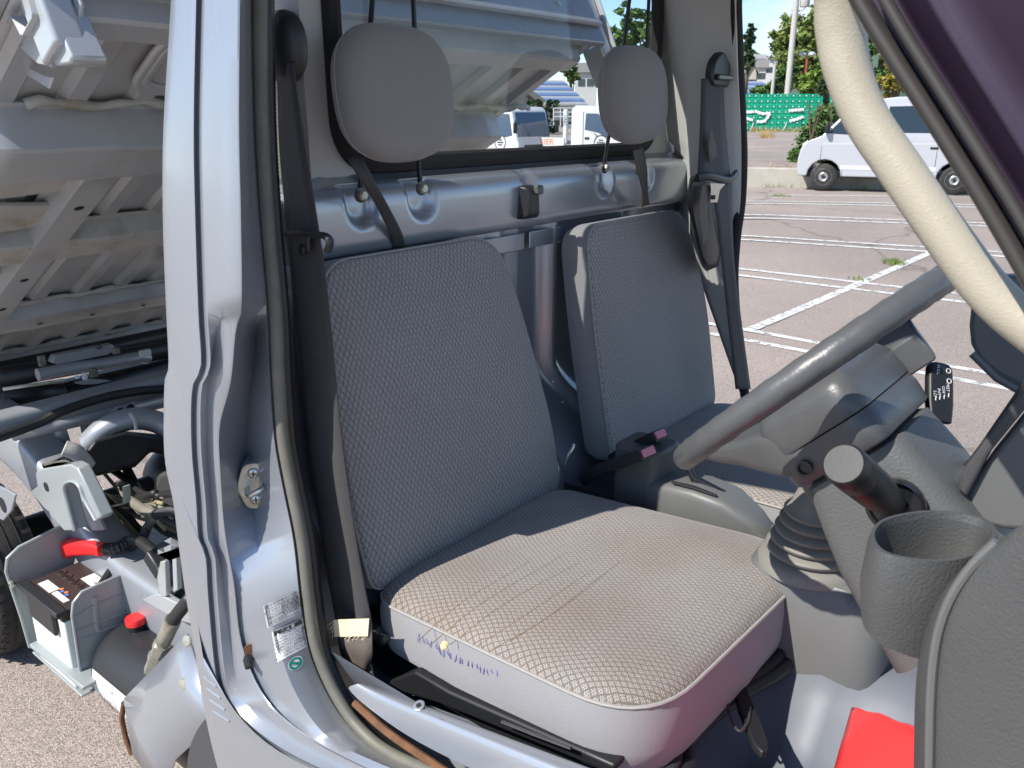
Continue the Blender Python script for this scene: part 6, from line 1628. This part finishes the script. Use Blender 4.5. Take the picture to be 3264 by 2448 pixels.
for s in (-1, 1):
    MB().prism([V((x, s * (.66 - .3 * max(0, x - .42)), z)) for x, z in ((.44, .66), (.50, .70), (.47, .92), (.38, .98), (.34, .92))], (.0, -s * .10, 0)).build('headlight', 'lamp_glass', van, inv=False, bevel=.01)
    MB().box((.02, s * .82, 1.22), (.09, .14, .20)).build('door_mirror', 'black_sheet', van, bevel=.03, inv=False)
MB().add([V((.10, -.60, 1.085)), V((.10, .60, 1.085)), V((-.39, .55, 1.635)), V((-.39, -.55, 1.635))], [(0, 1, 2, 3)]).build('windscreen', 'dark_glass', van, smooth=0, solid=.015, inv=False)
MB().box((-1.2, 0, .32), (3.1, 1.2, .14)).build('underbody', 'black_sheet', van, inv=False)
MB().box((.49, 0, .40), (.06, 1.1, .14)).build('bumper_grille', 'black_sheet', van, inv=False, bevel=.02)
def bg_wheel(parent, c, r_, w_, side):
    c = V(c)
    t = MB().lathe([(r_ * .66, -w_ / 2), (r_ * .9, -w_ / 2), (r_, -w_ * .38), (r_, w_ * .38), (r_ * .9, w_ / 2), (r_ * .66, w_ / 2)], c, (0, side, 0), 32, caps=True).build('wheel', 'tyre_rubber', parent, inv=False)
    MB().lathe([(r_ * .66, w_ * .45), (r_ * .62, w_ * .52), (r_ * .58, w_ * .35), (r_ * .40, w_ * .42), (r_ * .28, w_ * .56), (r_ * .22, w_ * .5), (.001, w_ * .5)], c, (0, side, 0), 28).build('rim', 'hub_silver', t, inv=False)
    MB().lathe([(r_ * .12, w_ * .5), (r_ * .11, w_ * .58), (.001, w_ * .58)], c, (0, side, 0), 12).build('hub_cap', 'black_sheet', t, inv=False)
    for k in range(10):
        a = k * math.pi / 5
        MB().ball(c + V((math.cos(a) * r_ * .5, side * w_ * .40, math.sin(a) * r_ * .5)), (.015, .006, .015), nu=8, nv=6).build('rim_slot', 'black_sheet', t, inv=False)
for x in (0, -2.40):
    for s in (-1, 1):
        bg_wheel(van, (x, s * .66, .265), .265, .15, s)

# ------------------------------------------------------------------ two white carrier trucks beyond the rear window
def carrier(px_, D, th_, label, bed_text=False, zg=-.30):
    hd = fwd(-math.sin(th_), math.cos(th_))
    p = PD(px_, 400, D)
    t = thing('carrier_truck', label, 'truck', (p.x, p.y, zg), math.atan2(hd.y, hd.x), 'white carrier trucks')
    prof = [(.82, .42), (.86, .70), (.84, .98), (.78, 1.10), (.58, 1.92), (.45, 2.02), (-.70, 2.06), (-.82, 1.95), (-.84, .50), (-.50, .42), (-.42, .62), (-.2, .78), (.1, .78), (.32, .62), (.40, .42)]
    m = MB(); m.prism([V((x, -.84, z)) for x, z in prof], (0, 1.68, 0)); m.build('cab', 'truck_white', t, inv=False, bevel=.05, seg=3)
    MB().add([V((.775, -.76, 1.16)), V((.775, .76, 1.16)), V((.60, .72, 1.86)), V((.60, -.72, 1.86))], [(0, 1, 2, 3)]).build('windscreen', 'blue_glass', t, smooth=0, solid=.05, inv=False)
    for s in (-1, 1):
        MB().prism([V((x, s * .85, z)) for x, z in ((.62, 1.20), (.50, 1.82), (-.35, 1.84), (-.38, 1.36), (.05, 1.28), (.30, 1.14))], (0, -s * .03, 0)).build('side_window', 'blue_glass', t, inv=False, bevel=.02)
        MB().prism([V((x, s * .846, z)) for x, z in ((-.42, .60), (-.42, 1.88), (-.435, 1.88), (-.435, .60))], (0, -s * .01, 0)).build('door_gap', 'black_sheet', t, inv=False)
        MB().box((-.30, s * .85, 1.12), (.14, .03, .06)).build('door_handle', 'black_sheet', t, inv=False, bevel=.008)
        MB().box((.78, s * .62, .62), (.14, .30, .20)).build('headlight', 'lamp_glass', t, inv=False, bevel=.03)
        MB().tube(cr([V((.70, s * .84, 1.5)), V((.86, s * 1.0, 1.62)), V((.88, s * 1.02, 1.3))], 4), .02, 6).build('mirror_arm', 'black_sheet', t, inv=False)
        MB().box((.88, s * 1.02, 1.42), (.06, .14, .30)).build('door_mirror', 'black_sheet', t, inv=False, bevel=.02)
        # round speech-bubble emblem on the door
        c = V((.14, s * .853, 1.0)); nb = 22
        em = MB().tube([c + V((math.cos(a) * .21, 0, math.sin(a) * .21)) for a in [2 * math.pi * k / nb for k in range(nb)]], .010, 5, closed=True).build('door_emblem', 'black_print', t, inv=False)
        MB().tube([c + V((-.14, 0, .16)), c + V((-.24, 0, .28)), c + V((-.10, 0, .19))], .008, 5).build('emblem_tail', 'black_print', em, inv=False)
        for k, w_ in ((.07, .14), (.0, .26), (-.07, .16)):
            for j in range(5):
                MB().box(c + V((-w_ / 2 + w_ * (j + .5) / 5, 0, k)), (w_ / 7, .004, .035)).build('emblem_letter', 'black_print', em, inv=False)
        for x in (.02, -2.6):
            bg_wheel(t, (x - .05, s * .74, .36), .36, .2, s)
    MB().box((.85, 0, .88), (.03, 1.1, .10)).build('grille', 'black_sheet', t, inv=False, bevel=.01)
    MB().box((.87, 0, .52), (.08, 1.66, .22)).build('bumper', 'truck_white', t, inv=False, bevel=.03)
    MB().box((-2.2, 0, .62), (2.8, .7, .16)).build('chassis', 'steel_dark', t, inv=False)
    for x in (-1.25, -1.8, -2.2):
        MB().box((x, -.55, .52), (.35, .4, .35)).build('chassis_box', 'black_sheet', t, inv=False, bevel=.03)
    if bed_text:
        MB().box((-2.6, 0, .98), (3.2, 1.8, .10)).build('flat_bed', 'frame_paint', t, inv=False, bevel=.02)
        rl2 = MB().box((-2.6, -.92, 1.0), (3.2, .04, .26)).build('bed_side_rail', 'truck_white', t, inv=False, bevel=.01)
        MB().box((-1.0, 0, 1.45), (.10, 1.8, .12)).box((-1.0, -.85, 1.45), (.12, .12, 1.0)).box((-1.0, .85, 1.45), (.12, .12, 1.0)).build('headboard_frame', 'truck_white', t, inv=False, bevel=.02)
        lettering('RC CARRIER', .24, V((-2.0, -.945, 1.0)), V((1, 0, 0)), V((0, 0, 1)), 'orange_print', rl2, inv=False)
        lettering('UNIC', .13, V((-1.0, -.915, 1.62)), V((0, 0, -1)), V((1, 0, 0)), 'black_print', t, inv=False)
    return t
carrier(1640, 27, R(40), 'white carrier truck with bare chassis, its cab nearest the tipped bed')
carrier(1930, 27, R(24), 'white carrier truck with flat recovery bed and lettering', True)
